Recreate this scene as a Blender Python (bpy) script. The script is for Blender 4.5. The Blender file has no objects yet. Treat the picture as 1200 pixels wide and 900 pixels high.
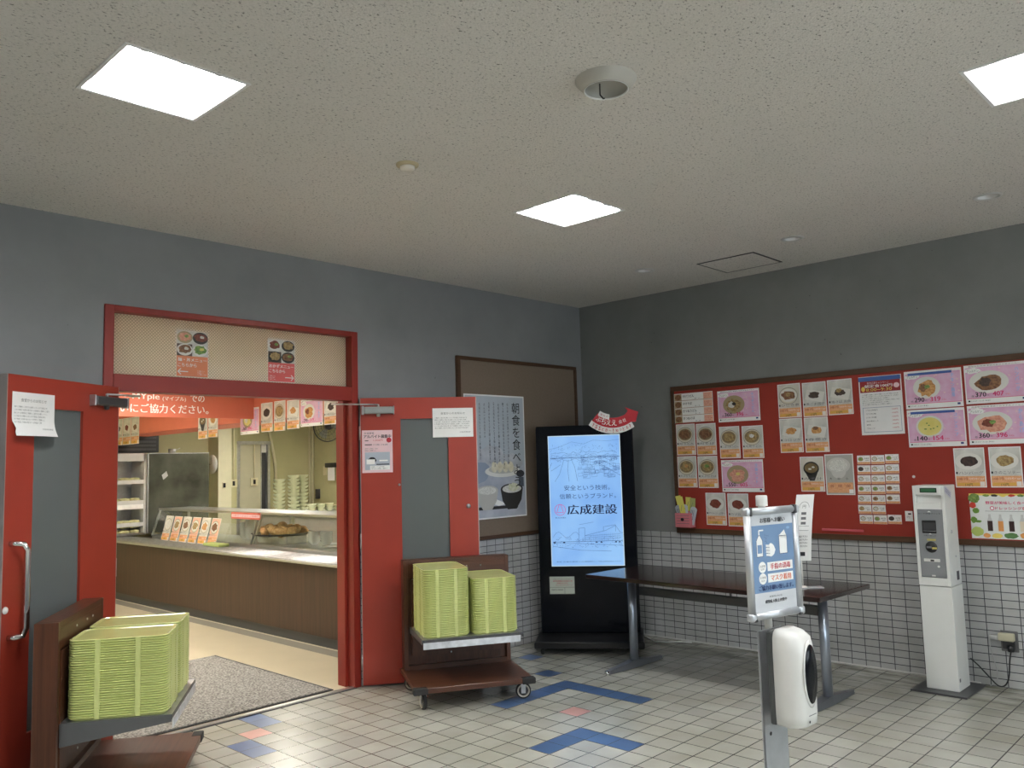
import bpy, bmesh, math, random
from mathutils import Vector, Matrix
random.seed(7)
C = bpy.context.scene.collection
PI = math.pi
R = math.radians
sc = bpy.context.scene
sc.unit_settings.system = 'METRIC'

# ------------------------------------------------------------------ camera, light, exposure
cam_d = bpy.data.cameras.new('camera'); cam = bpy.data.objects.new('camera', cam_d); C.objects.link(cam)
sc.camera = cam
cam_d.sensor_width = 36; cam_d.lens = 975.5 * 36 / 1200; cam_d.clip_start = .05; cam_d.clip_end = 60
def set_cam(x, y, z, yaw, pitch, roll):
    yw, p, r = R(yaw), R(pitch), R(roll)
    fw = Vector((math.sin(yw)*math.cos(p), math.cos(yw)*math.cos(p), math.sin(p)))
    rt = Vector((math.cos(yw), -math.sin(yw), 0)); up = rt.cross(fw)
    rt2 = rt*math.cos(r) + up*math.sin(r); up2 = -rt*math.sin(r) + up*math.cos(r)
    m = Matrix((rt2, up2, -fw)).transposed().to_4x4(); m.translation = (x, y, z)
    cam.matrix_world = m
set_cam(-6.1234, -4.924, 1.5169, 46.378, 5.4327, -1.617)

world = bpy.data.worlds.new('world'); sc.world = world; world.use_nodes = True
world.node_tree.nodes['Background'].inputs[0].default_value = (.6, .7, .85, 1)
world.node_tree.nodes['Background'].inputs[1].default_value = .05
sc.view_settings.view_transform = 'Standard'; sc.view_settings.look = 'None'
sc.view_settings.exposure = 0.48; sc.view_settings.gamma = 1; sc.view_settings.use_curve_mapping = False
LAMP = 52.0       # recessed ceiling lamps of the hall
LAMP_IN = 46.0     # ceiling lamps of the serving room
H = 2.971
FILL = 95.0        # cool fill light added behind the camera to brighten walls and ceiling
al = bpy.data.lights.new('added_fill_light', 'AREA'); al.shape = 'RECTANGLE'; al.size = 4.4; al.size_y = 1.7; al.energy = FILL
al.color = (.86, .93, 1.0)
ao = bpy.data.objects.new('added_fill_light', al); C.objects.link(ao); ao.location = (-3.4, -8.75, 1.75); ao.rotation_euler = (R(90), 0, 0)

# ------------------------------------------------------------------ materials
def nodes(m):
    m.use_nodes = True
    return m.node_tree.nodes, m.node_tree.links, m.node_tree.nodes['Principled BSDF']
def coords(N, L, scale, kind='Object'):
    tc = N.new('ShaderNodeTexCoord'); mp = N.new('ShaderNodeMapping')
    mp.inputs['Scale'].default_value = scale if hasattr(scale, '__len__') else (scale,)*3
    L.new(tc.outputs[kind], mp.inputs[0]); return mp
MATS = {}
def M(name, col, rough=.5, metal=0, var=0, vs=8, bump=0, bs=60, spec=.5, col2=None, stretch=(1, 1, 1), emis=None, es=0, coat=0):
    if name in MATS: return MATS[name]
    m = bpy.data.materials.new(name); N, L, b = nodes(m)
    c = (*col, 1)
    b.inputs['Base Color'].default_value = c; b.inputs['Roughness'].default_value = rough
    b.inputs['Metallic'].default_value = metal; b.inputs['Specular IOR Level'].default_value = spec
    b.inputs['Coat Weight'].default_value = coat
    mp = coords(N, L, stretch)
    no = N.new('ShaderNodeTexNoise'); no.inputs['Scale'].default_value = vs; no.inputs['Detail'].default_value = 5
    L.new(mp.outputs[0], no.inputs[0])
    cr = N.new('ShaderNodeValToRGB'); cr.color_ramp.elements[0].position = .32; cr.color_ramp.elements[1].position = .68
    if col2 is None:
        v = var if var else .03
        cr.color_ramp.elements[0].color = (*[x*(1-v) for x in col], 1); cr.color_ramp.elements[1].color = (*[min(1, x*(1+v)) for x in col], 1)
    else:
        cr.color_ramp.elements[0].color = c; cr.color_ramp.elements[1].color = (*col2, 1)
    L.new(no.outputs[0], cr.inputs[0]); L.new(cr.outputs[0], b.inputs['Base Color'])
    if bump:
        n2 = N.new('ShaderNodeTexNoise'); n2.inputs['Scale'].default_value = bs; n2.inputs['Detail'].default_value = 3
        L.new(mp.outputs[0], n2.inputs[0])
        bp = N.new('ShaderNodeBump'); bp.inputs['Strength'].default_value = bump; bp.inputs['Distance'].default_value = .004
        L.new(n2.outputs[0], bp.inputs['Height']); L.new(bp.outputs[0], b.inputs['Normal'])
    if emis:
        b.inputs['Emission Color'].default_value = (*emis, 1); b.inputs['Emission Strength'].default_value = es
    MATS[name] = m; return m

def tile_mat(name, base, mortar, bw, bh, axes, off, rough, mort=.004, var=.08, stain=0):
    m = bpy.data.materials.new(name); N, L, b = nodes(m)
    tc = N.new('ShaderNodeTexCoord'); sp = N.new('ShaderNodeSeparateXYZ'); cb = N.new('ShaderNodeCombineXYZ')
    L.new(tc.outputs['Object'], sp.inputs[0])
    for k in (0, 1):
        ad = N.new('ShaderNodeMath'); ad.operation = 'ADD'; ad.inputs[1].default_value = off[k] + 100*(bw, bh)[k]
        L.new(sp.outputs[axes[k]], ad.inputs[0]); L.new(ad.outputs[0], cb.inputs[k])
    br = N.new('ShaderNodeTexBrick'); br.offset = 0; br.squash = 1
    br.inputs['Scale'].default_value = 1; br.inputs['Brick Width'].default_value = bw; br.inputs['Row Height'].default_value = bh
    br.inputs['Mortar Size'].default_value = mort/2; br.inputs['Mortar Smooth'].default_value = .1; br.inputs['Bias'].default_value = 0
    br.inputs['Color1'].default_value = (*[x*(1-var) for x in base], 1); br.inputs['Color2'].default_value = (*[x*(1+var) for x in base], 1)
    br.inputs['Mortar'].default_value = (*mortar, 1)
    L.new(cb.outputs[0], br.inputs[0])
    no = N.new('ShaderNodeTexNoise'); no.inputs['Scale'].default_value = 2.2; no.inputs['Detail'].default_value = 6
    L.new(tc.outputs['Object'], no.inputs[0])
    cr = N.new('ShaderNodeValToRGB'); cr.color_ramp.elements[0].position = .35; cr.color_ramp.elements[0].color = (.8, .79, .74, 1)
    cr.color_ramp.elements[1].position = .6; cr.color_ramp.elements[1].color = (1.03, 1.03, 1.03, 1)
    L.new(no.outputs[0], cr.inputs[0])
    mx = N.new('ShaderNodeMix'); mx.data_type = 'RGBA'; mx.blend_type = 'MULTIPLY'; mx.inputs[0].default_value = .8
    L.new(br.outputs['Color'], mx.inputs[6]); L.new(cr.outputs[0], mx.inputs[7])
    last = mx.outputs[2]
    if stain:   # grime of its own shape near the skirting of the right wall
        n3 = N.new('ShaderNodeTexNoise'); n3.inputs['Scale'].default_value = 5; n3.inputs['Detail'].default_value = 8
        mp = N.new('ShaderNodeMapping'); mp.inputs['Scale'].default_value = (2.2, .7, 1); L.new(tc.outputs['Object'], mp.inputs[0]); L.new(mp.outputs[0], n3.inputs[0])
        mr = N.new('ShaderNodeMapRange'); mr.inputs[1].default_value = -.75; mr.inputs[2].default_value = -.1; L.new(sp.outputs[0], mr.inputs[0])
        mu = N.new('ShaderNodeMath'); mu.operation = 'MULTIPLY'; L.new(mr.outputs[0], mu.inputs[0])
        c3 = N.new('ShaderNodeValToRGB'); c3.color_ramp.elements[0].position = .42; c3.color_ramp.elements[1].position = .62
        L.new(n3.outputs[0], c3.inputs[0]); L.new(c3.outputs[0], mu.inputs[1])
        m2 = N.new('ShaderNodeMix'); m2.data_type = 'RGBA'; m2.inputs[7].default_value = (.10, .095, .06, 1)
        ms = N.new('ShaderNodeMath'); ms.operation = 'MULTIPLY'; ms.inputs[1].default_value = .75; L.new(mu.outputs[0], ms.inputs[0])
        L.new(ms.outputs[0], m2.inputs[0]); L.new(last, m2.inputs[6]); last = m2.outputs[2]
    L.new(last, b.inputs['Base Color'])
    b.inputs['Roughness'].default_value = rough
    bp = N.new('ShaderNodeBump'); bp.inputs['Strength'].default_value = .5; bp.inputs['Distance'].default_value = .002; bp.invert = True
    L.new(br.outputs['Fac'], bp.inputs['Height']); L.new(bp.outputs[0], b.inputs['Normal'])
    MATS[name] = m; return m

def wood_mat(name, c1, c2, rough=.4, axis=2, scale=40, spec=.4):
    m = bpy.data.materials.new(name); N, L, b = nodes(m)
    s = [scale]*3; s[axis] = scale*.04
    mp = coords(N, L, s); no = N.new('ShaderNodeTexNoise'); no.inputs['Scale'].default_value = 1; no.inputs['Detail'].default_value = 6; no.inputs['Roughness'].default_value = .65
    L.new(mp.outputs[0], no.inputs[0])
    cr = N.new('ShaderNodeValToRGB'); cr.color_ramp.elements[0].position = .3; cr.color_ramp.elements[1].position = .7
    cr.color_ramp.elements[0].color = (*c1, 1); cr.color_ramp.elements[1].color = (*c2, 1)
    L.new(no.outputs[0], cr.inputs[0]); L.new(cr.outputs[0], b.inputs['Base Color'])
    b.inputs['Roughness'].default_value = rough; b.inputs['Specular IOR Level'].default_value = spec
    MATS[name] = m; return m

def glass_mat(name, tint=(1, 1, 1), rough=0.0, mixf=.9, dull=(.5, .5, .5)):
    m = bpy.data.materials.new(name); m.use_nodes = True; N, L = m.node_tree.nodes, m.node_tree.links
    N.clear(); out = N.new('ShaderNodeOutputMaterial'); tr = N.new('ShaderNodeBsdfTransparent'); gl = N.new('ShaderNodeBsdfGlossy')
    tr.inputs[0].default_value = (*tint, 1); gl.inputs['Roughness'].default_value = rough
    lw = N.new('ShaderNodeLayerWeight'); lw.inputs[0].default_value = .15
    mx = N.new('ShaderNodeMixShader'); mr = N.new('ShaderNodeMath'); mr.operation = 'MULTIPLY_ADD'; mr.inputs[1].default_value = .35; mr.inputs[2].default_value = 1-mixf
    L.new(lw.outputs[1], mr.inputs[0]); L.new(mr.outputs[0], mx.inputs[0]); L.new(tr.outputs[0], mx.inputs[1]); L.new(gl.outputs[0], mx.inputs[2])
    L.new(mx.outputs[0], out.inputs[0]); MATS[name] = m; return m

def pattern_glass(name, trans, col, density=1.0, rough=.35):
    """wired figured glass: diamond relief, partly translucent"""
    m = bpy.data.materials.new(name); N, L, b = nodes(m)
    mp = coords(N, L, 1); mp.inputs['Rotation'].default_value = (0, R(45), 0)
    sp = N.new('ShaderNodeSeparateXYZ'); L.new(mp.outputs[0], sp.inputs[0])
    hs = []
    for k in (0, 2):
        mu = N.new('ShaderNodeMath'); mu.operation = 'MULTIPLY'; mu.inputs[1].default_value = 2*PI/.022*density; L.new(sp.outputs[k], mu.inputs[0])
        si = N.new('ShaderNodeMath'); si.operation = 'SINE'; L.new(mu.outputs[0], si.inputs[0])
        pw = N.new('ShaderNodeMath'); pw.operation = 'POWER'; ab = N.new('ShaderNodeMath'); ab.operation = 'ABSOLUTE'; L.new(si.outputs[0], ab.inputs[0]); L.new(ab.outputs[0], pw.inputs[0]); pw.inputs[1].default_value = 6
        hs.append(pw)
    mxm = N.new('ShaderNodeMath'); mxm.operation = 'MAXIMUM'; L.new(hs[0].outputs[0], mxm.inputs[0]); L.new(hs[1].outputs[0], mxm.inputs[1])
    bp = N.new('ShaderNodeBump'); bp.inputs['Strength'].default_value = .6; bp.inputs['Distance'].default_value = .002
    L.new(mxm.outputs[0], bp.inputs['Height']); L.new(bp.outputs[0], b.inputs['Normal'])
    cr = N.new('ShaderNodeValToRGB'); cr.color_ramp.elements[0].color = (*col, 1); cr.color_ramp.elements[1].color = (*[x*.55 for x in col], 1)
    L.new(mxm.outputs[0], cr.inputs[0]); L.new(cr.outputs[0], b.inputs['Base Color'])
    b.inputs['Roughness'].default_value = rough; b.inputs['Transmission Weight'].default_value = trans; b.inputs['IOR'].default_value = 1.2
    if trans:
        # a rough pane that lets diffused light through
        tl = N.new('ShaderNodeBsdfTranslucent'); tl.inputs[0].default_value = (*col, 1); L.new(cr.outputs[0], tl.inputs[0])
        mx = N.new('ShaderNodeMixShader'); mx.inputs[0].default_value = .8
        L.new(b.outputs[0], mx.inputs[1]); L.new(tl.outputs[0], mx.inputs[2]); L.new(mx.outputs[0], N['Material Output'].inputs[0])
    MATS[name] = m; return m

def wall_mat(name, col, seed=0):
    m = bpy.data.materials.new(name); N, L, b = nodes(m)
    mp = coords(N, L, 1); mp.inputs['Location'].default_value = (seed, seed, 0)
    no = N.new('ShaderNodeTexNoise'); no.inputs['Scale'].default_value = 1.6; no.inputs['Detail'].default_value = 7; no.inputs['Roughness'].default_value = .6
    L.new(mp.outputs[0], no.inputs[0])
    cr = N.new('ShaderNodeValToRGB'); cr.color_ramp.elements[0].position = .3; cr.color_ramp.elements[1].position = .7
    cr.color_ramp.elements[0].color = (*[x*.86 for x in col], 1); cr.color_ramp.elements[1].color = (*[x*1.1 for x in col], 1)
    L.new(no.outputs[0], cr.inputs[0])
    # small scuffs
    n2 = N.new('ShaderNodeTexNoise'); n2.inputs['Scale'].default_value = 38; n2.inputs['Detail'].default_value = 2; L.new(mp.outputs[0], n2.inputs[0])
    c2 = N.new('ShaderNodeValToRGB'); c2.color_ramp.elements[0].position = .22; c2.color_ramp.elements[0].color = (.35, .35, .34, 1); c2.color_ramp.elements[1].position = .27; c2.color_ramp.elements[1].color = (1, 1, 1, 1)
    L.new(n2.outputs[0], c2.inputs[0])
    mx = N.new('ShaderNodeMix'); mx.data_type = 'RGBA'; mx.blend_type = 'MULTIPLY'; mx.inputs[0].default_value = 1
    L.new(cr.outputs[0], mx.inputs[6]); L.new(c2.outputs[0], mx.inputs[7]); L.new(mx.outputs[2], b.inputs['Base Color'])
    b.inputs['Roughness'].default_value = .55; b.inputs['Specular IOR Level'].default_value = .3
    n3 = N.new('ShaderNodeTexNoise'); n3.inputs['Scale'].default_value = 25; L.new(mp.outputs[0], n3.inputs[0])
    bp = N.new('ShaderNodeBump'); bp.inputs['Strength'].default_value = .15; bp.inputs['Distance'].default_value = .003
    L.new(n3.outputs[0], bp.inputs['Height']); L.new(bp.outputs[0], b.inputs['Normal'])
    MATS[name] = m; return m

def ceiling_mat():
    m = bpy.data.materials.new('sprayed_ceiling'); N, L, b = nodes(m)
    mp = coords(N, L, (1, 1.5, 1)); mp.inputs['Rotation'].default_value = (0, 0, .5)
    no = N.new('ShaderNodeTexNoise'); no.inputs['Scale'].default_value = 75; no.inputs['Detail'].default_value = 4; no.inputs['Roughness'].default_value = .7; L.new(mp.outputs[0], no.inputs[0])
    cr = N.new('ShaderNodeValToRGB'); e = cr.color_ramp.elements; e[0].position = .33; e[0].color = (.10, .098, .09, 1); e[1].position = .41; e[1].color = (.68, .65, .615, 1)
    x = e.new(.75); x.color = (.77, .735, .70, 1)
    L.new(no.outputs[0], cr.inputs[0])
    n2 = N.new('ShaderNodeTexNoise'); n2.inputs['Scale'].default_value = 1.2; n2.inputs['Detail'].default_value = 3; L.new(mp.outputs[0], n2.inputs[0])
    c2 = N.new('ShaderNodeValToRGB'); c2.color_ramp.elements[0].color = (.93, .93, .9, 1); c2.color_ramp.elements[1].color = (1.03, 1.03, 1.03, 1); L.new(n2.outputs[0], c2.inputs[0])
    mx = N.new('ShaderNodeMix'); mx.data_type = 'RGBA'; mx.blend_type = 'MULTIPLY'; mx.inputs[0].default_value = 1
    L.new(cr.outputs[0], mx.inputs[6]); L.new(c2.outputs[0], mx.inputs[7]); L.new(mx.outputs[2], b.inputs['Base Color'])
    b.inputs['Roughness'].default_value = .9
    bp = N.new('ShaderNodeBump'); bp.inputs['Strength'].default_value = .8; bp.inputs['Distance'].default_value = .006
    n4 = N.new('ShaderNodeTexNoise'); n4.inputs['Scale'].default_value = 100; n4.inputs['Detail'].default_value = 4; L.new(mp.outputs[0], n4.inputs[0])
    L.new(n4.outputs[0], bp.inputs['Height']); L.new(bp.outputs[0], b.inputs['Normal'])
    MATS['ceiling'] = m; return m

m_ceil = ceiling_mat()
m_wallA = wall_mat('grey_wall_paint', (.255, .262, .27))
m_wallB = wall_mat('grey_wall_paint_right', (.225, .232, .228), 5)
m_tileA = tile_mat('wall_tile_back', (.50, .51, .53), (.05, .05, .065), .1, .05, (0, 2), (.014, 0), .35, .0055, .05)
m_tileB = tile_mat('wall_tile_right', (.50, .51, .515), (.05, .05, .065), .0994, .05, (1, 2), (.614, 0), .35, .0055, .06)
fx, fy, fs = 1.585, 1.03, .1475
m_floor = tile_mat('floor_tile', (.43, .43, .385), (.028, .026, .025), fs, fs, (0, 1), (fx, fy), .24, .006, .10, 1)
m_fblue = tile_mat('floor_tile_blue', (.065, .125, .27), (.028, .026, .025), fs, fs, (0, 1), (fx, fy), .3, .006, .12, 1)
m_fpink = tile_mat('floor_tile_pink', (.62, .33, .29), (.028, .026, .025), fs, fs, (0, 1), (fx, fy), .33, .006, .08, 1)
m_red = M('red_door_paint', (.33, .040, .023), .36, var=.07, vs=3)
m_redd = M('dark_red_frame_paint', (.25, .020, .012), .4, var=.05, vs=3)
m_boardred = M('red_felt_board', (.30, .028, .015), .8, var=.05, vs=3)
m_brown = wood_mat('brown_board_frame', (.055, .026, .012), (.10, .050, .024), .5, 0, 20)
m_beige = M('beige_board_surface', (.20, .155, .115), .85, var=.05, vs=60)
m_cart = wood_mat('walnut_laminate', (.055, .018, .008), (.105, .038, .018), .35, 0, 45)
m_cartv = wood_mat('walnut_laminate_upright', (.05, .017, .008), (.10, .036, .017), .35, 2, 45)
m_counter = wood_mat('counter_wood', (.032, .015, .009), (.066, .031, .019), .4, 2, 30)
m_steel = M('brushed_steel', (.64, .65, .66), .3, 1, var=.08, vs=30, stretch=(1, 20, 1))
m_steel2 = M('galvanised_steel', (.55, .56, .58), .38, .9, var=.12, vs=20)
m_chrome = M('chrome', (.8, .8, .8), .08, 1)
m_alu = M('satin_aluminium', (.62, .64, .67), .42, .8, var=.03)
m_black = M('black_plastic', (.012, .012, .013), .35)
m_blackg = M('black_gloss', (.004, .005, .008), .15, spec=.25)
m_rubber = M('black_rubber', (.02, .02, .02), .8)
m_wheel = M('cream_wheel_hub', (.55, .52, .44), .5)
m_white = M('white_plastic', (.74, .74, .71), .25)
m_whitem = M('white_painted_steel', (.62, .62, .60), .4, var=.04, vs=10)
m_paper = M('white_paper', (.88, .88, .87), .8)
m_ink = M('black_ink', (.02, .02, .025), .7)
m_inkg = M('grey_ink', (.16, .16, .17), .7)
m_tray = M('green_tray_plastic', (.60, .65, .25), .3, var=.04)
m_trayi = M('green_tray_inner', (.58, .62, .24), .12, var=.04)
m_cream = M('cream_vinyl_floor', (.62, .55, .40), .3, var=.03, vs=4)
m_kwall = M('yellow_green_wall', (.50, .48, .27), .6, var=.06, vs=3)
m_kdark = M('grey_floor_strip', (.26, .24, .20), .5)
m_dark = M('dark_grey_metal', (.07, .07, .075), .35, .3)
m_clearglass = glass_mat('clear_case_glass', (.96, .98, .97), 0.02, .96)
m_dress = M('dusty_grey', (.3, .3, .3), .6)

def P_(name, col, rough=.6): return M('print_'+name, col, rough)
def F_(name, a, b, vs=70): return M('food_'+name, a, .5, vs=vs, col2=b)
ORG = M('print_orange', (.72, .33, .14), .6, vs=90, col2=(.85, .48, .26)); PEACH = P_('peach', (.85, .50, .36)); PINKBG = M('print_pink', (.74, .38, .58), .6, vs=18, col2=(.80, .55, .72))
PHOTO = M('print_photo_grey', (.52, .52, .48), .6, vs=9, col2=(.80, .80, .75)); PHOTOC = M('print_photo_cream', (.58, .56, .48), .6, vs=9, col2=(.76, .74, .67))
BOWLW = P_('bowl_white', (.78, .77, .72)); BOWLT = P_('bowl_tan', (.42, .33, .19)); BOWLK = P_('bowl_dark', (.03, .028, .025))
FB = F_('brown', (.10, .035, .015), (.32, .16, .07)); FT = F_('tan', (.20, .11, .035), (.52, .38, .16)); FR = F_('redbrown', (.12, .02, .012), (.26, .07, .04))
FG = F_('green', (.06, .16, .03), (.28, .42, .10)); FW = F_('rice', (.55, .55, .50), (.85, .85, .80), 120); FY = F_('soup', (.72, .62, .16), (.80, .72, .28), 10); FK = F_('dark', (.025, .018, .015), (.09, .05, .04)); FP = F_('pink', (.60, .22, .16), (.80, .45, .30))
FO = F_('fried', (.45, .18, .05), (.72, .42, .16))
INKR = P_('red_ink', (.55, .03, .05)); INKB = P_('blue_ink', (.03, .06, .25)); BLUET = P_('blue_tape', (.05, .12, .38)); SKYT = P_('light_blue_label', (.35, .58, .90)); MAG = P_('magenta', (.70, .03, .16))
DKRED = P_('dark_red', (.30, .015, .02)); YEL = P_('yellow', (.85, .68, .15)); LPINK = P_('light_pink', (.85, .62, .66)); WHT = P_('white', (.92, .92, .90)); SKY = P_('pale_blue', (.25, .40, .62))

# ------------------------------------------------------------------ mesh building
class MB:
    def __init__(s): s.bm = bmesh.new(); s.m = []
    def mi(s, mat):
        if mat not in s.m: s.m.append(mat)
        return s.m.index(mat)
    def box(s, x0, x1, y0, y1, z0, z1, mat, bev=0, seg=1, rot=None, at=None):
        b = bmesh.new(); bmesh.ops.create_cube(b, size=1)
        for v in b.verts: v.co = Vector(((x0+x1)/2+v.co.x*(x1-x0), (y0+y1)/2+v.co.y*(y1-y0), (z0+z1)/2+v.co.z*(z1-z0)))
        if bev: bmesh.ops.bevel(b, geom=b.edges[:], offset=bev, segments=seg, affect='EDGES', profile=.5)
        s._add(b, mat, rot, at, bev > 0 and seg > 1); return s
    def _add(s, b, mat, rot=None, at=None, smooth=False):
        if rot is not None: bmesh.ops.transform(b, matrix=rot, verts=b.verts[:])
        if at is not None: bmesh.ops.translate(b, vec=Vector(at), verts=b.verts[:])
        i = s.mi(mat)
        for f in b.faces: f.material_index = i; f.smooth = smooth
        me = bpy.data.meshes.new('t'); b.to_mesh(me); b.free(); s.bm.from_mesh(me); bpy.data.meshes.remove(me)
    def tube(s, pts, r, mat, seg=10, cap=True, closed=False):
        b = bmesh.new(); pts = [Vector(p) for p in pts]; n = len(pts); rings = []
        rr = r if hasattr(r, '__len__') else [r]*n
        prev = None
        for k, p in enumerate(pts):
            a = pts[(k-1) % n] if (k or closed) else p; c = pts[(k+1) % n] if (k < n-1 or closed) else p
            t = (c-a).normalized()
            if prev is None: prev = t.orthogonal().normalized()
            u = (prev - t*prev.dot(t)).normalized(); prev = u; w = t.cross(u)
            rings.append([b.verts.new(p+(u*math.cos(2*PI*j/seg)+w*math.sin(2*PI*j/seg))*rr[k]) for j in range(seg)])
        for k in range(n if closed else n-1):
            A, B = rings[k], rings[(k+1) % n]
            for j in range(seg): b.faces.new((A[j], A[(j+1) % seg], B[(j+1) % seg], B[j]))
        if cap and not closed: b.faces.new(rings[0][::-1]); b.faces.new(rings[-1])
        bmesh.ops.recalc_face_normals(b, faces=b.faces[:]); s._add(b, mat, smooth=True); return s
    def lathe(s, prof, mat, seg=24, rot=None, at=None, smooth=True):
        b = bmesh.new(); rings = []
        for r, z in prof:
            rings.append([b.verts.new((r*math.cos(2*PI*j/seg), r*math.sin(2*PI*j/seg), z)) for j in range(seg)] if r > 1e-6 else [b.verts.new((0, 0, z))])
        for A, B in zip(rings, rings[1:]):
            for j in range(seg):
                k = (j+1) % seg
                if len(A) == 1 and len(B) == 1: continue
                if len(A) == 1: b.faces.new((A[0], B[k], B[j]))
                elif len(B) == 1: b.faces.new((A[j], A[k], B[0]))
                else: b.faces.new((A[j], A[k], B[k], B[j]))
        bmesh.ops.recalc_face_normals(b, faces=b.faces[:]); s._add(b, mat, rot, at, smooth); return s
    def loft(s, rings, mat, cap=True, smooth=True, rot=None, at=None):
        b = bmesh.new(); V = [[b.verts.new(p) for p in r] for r in rings]; n = len(V[0])
        for A, B in zip(V, V[1:]):
            for j in range(n): b.faces.new((A[j], A[(j+1) % n], B[(j+1) % n], B[j]))
        if cap: b.faces.new(V[0][::-1]); b.faces.new(V[-1])
        bmesh.ops.recalc_face_normals(b, faces=b.faces[:]); s._add(b, mat, rot, at, smooth); return s
    def prism(s, pts, y0, y1, mat, rot=None, at=None):   # polygon in x-z, extruded along y
        b = bmesh.new(); A = [b.verts.new((x, y0, z)) for x, z in pts]; B = [b.verts.new((x, y1, z)) for x, z in pts]; n = len(pts)
        b.faces.new(A); b.faces.new(B[::-1])
        for j in range(n): b.faces.new((A[j], B[j], B[(j+1) % n], A[(j+1) % n]))
        bmesh.ops.recalc_face_normals(b, faces=b.faces[:]); s._add(b, mat, rot, at); return s

def build(name, mb, parent=None, loc=(0, 0, 0), rz=0):
    me = bpy.data.meshes.new(name); mb.bm.to_mesh(me); mb.bm.free()
    for m in mb.m: me.materials.append(m)
    o = bpy.data.objects.new(name, me); C.objects.link(o); o.location = loc; o.rotation_euler = (0, 0, rz)
    if parent: o.parent = parent
    return o
def tag(o, label, cat, group=None, kind=None):
    o['label'] = label; o['category'] = cat
    if group: o['group'] = group
    if kind: o['kind'] = kind
    return o
def thing(name, label, cat, loc=(0, 0, 0), rz=0, group=None):
    o = bpy.data.objects.new(name, None); C.objects.link(o); o.location = loc; o.rotation_euler = (0, 0, rz); o.empty_display_size = .1
    return tag(o, label, cat, group)
def struct(name, mb, **k):
    o = build(name, mb, **k); o['kind'] = 'structure'; return o
def dup(root, loc, rz=None, label=None, group=None):
    r = root.copy(); C.objects.link(r); r.location = loc
    if rz is not None: r.rotation_euler = (0, 0, rz)
    if label: r['label'] = label
    if group: r['group'] = group
    for ch in list(root.children):
        c = ch.copy(); C.objects.link(c); c.parent = r
        for g in list(ch.children):
            d = g.copy(); C.objects.link(d); d.parent = c
    return r

# ------------------------------------------------------------------ text and print on flat sheets (local: x right, z up, facing -y)
_tc = {}
def text_mesh(st, bold=0):
    k = (st, bold)
    if k in _tc: return _tc[k]
    cu = bpy.data.curves.new('txt', 'FONT'); cu.body = st; cu.size = 1; cu.resolution_u = 2
    o = bpy.data.objects.new('txt', cu); C.objects.link(o)
    bpy.context.view_layer.update()
    dg = bpy.context.evaluated_depsgraph_get(); me = bpy.data.meshes.new_from_object(o.evaluated_get(dg))
    C.objects.unlink(o); bpy.data.objects.remove(o); bpy.data.curves.remove(cu)
    if bold and len(me.vertices):
        b2 = bmesh.new()
        for q in (0, 1, 2):
            n0 = len(b2.verts); b2.from_mesh(me); b2.verts.ensure_lookup_table()
            for v in b2.verts[n0:]: v.co.x += q*.022; v.co.z = q*.0002
        b2.to_mesh(me); b2.free()
    xs = [v.co.x for v in me.vertices] or [0, 1]; ys = [v.co.y for v in me.vertices] or [0, 1]
    _tc[k] = (me, min(xs), max(xs), min(ys), max(ys)); return _tc[k]
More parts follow.
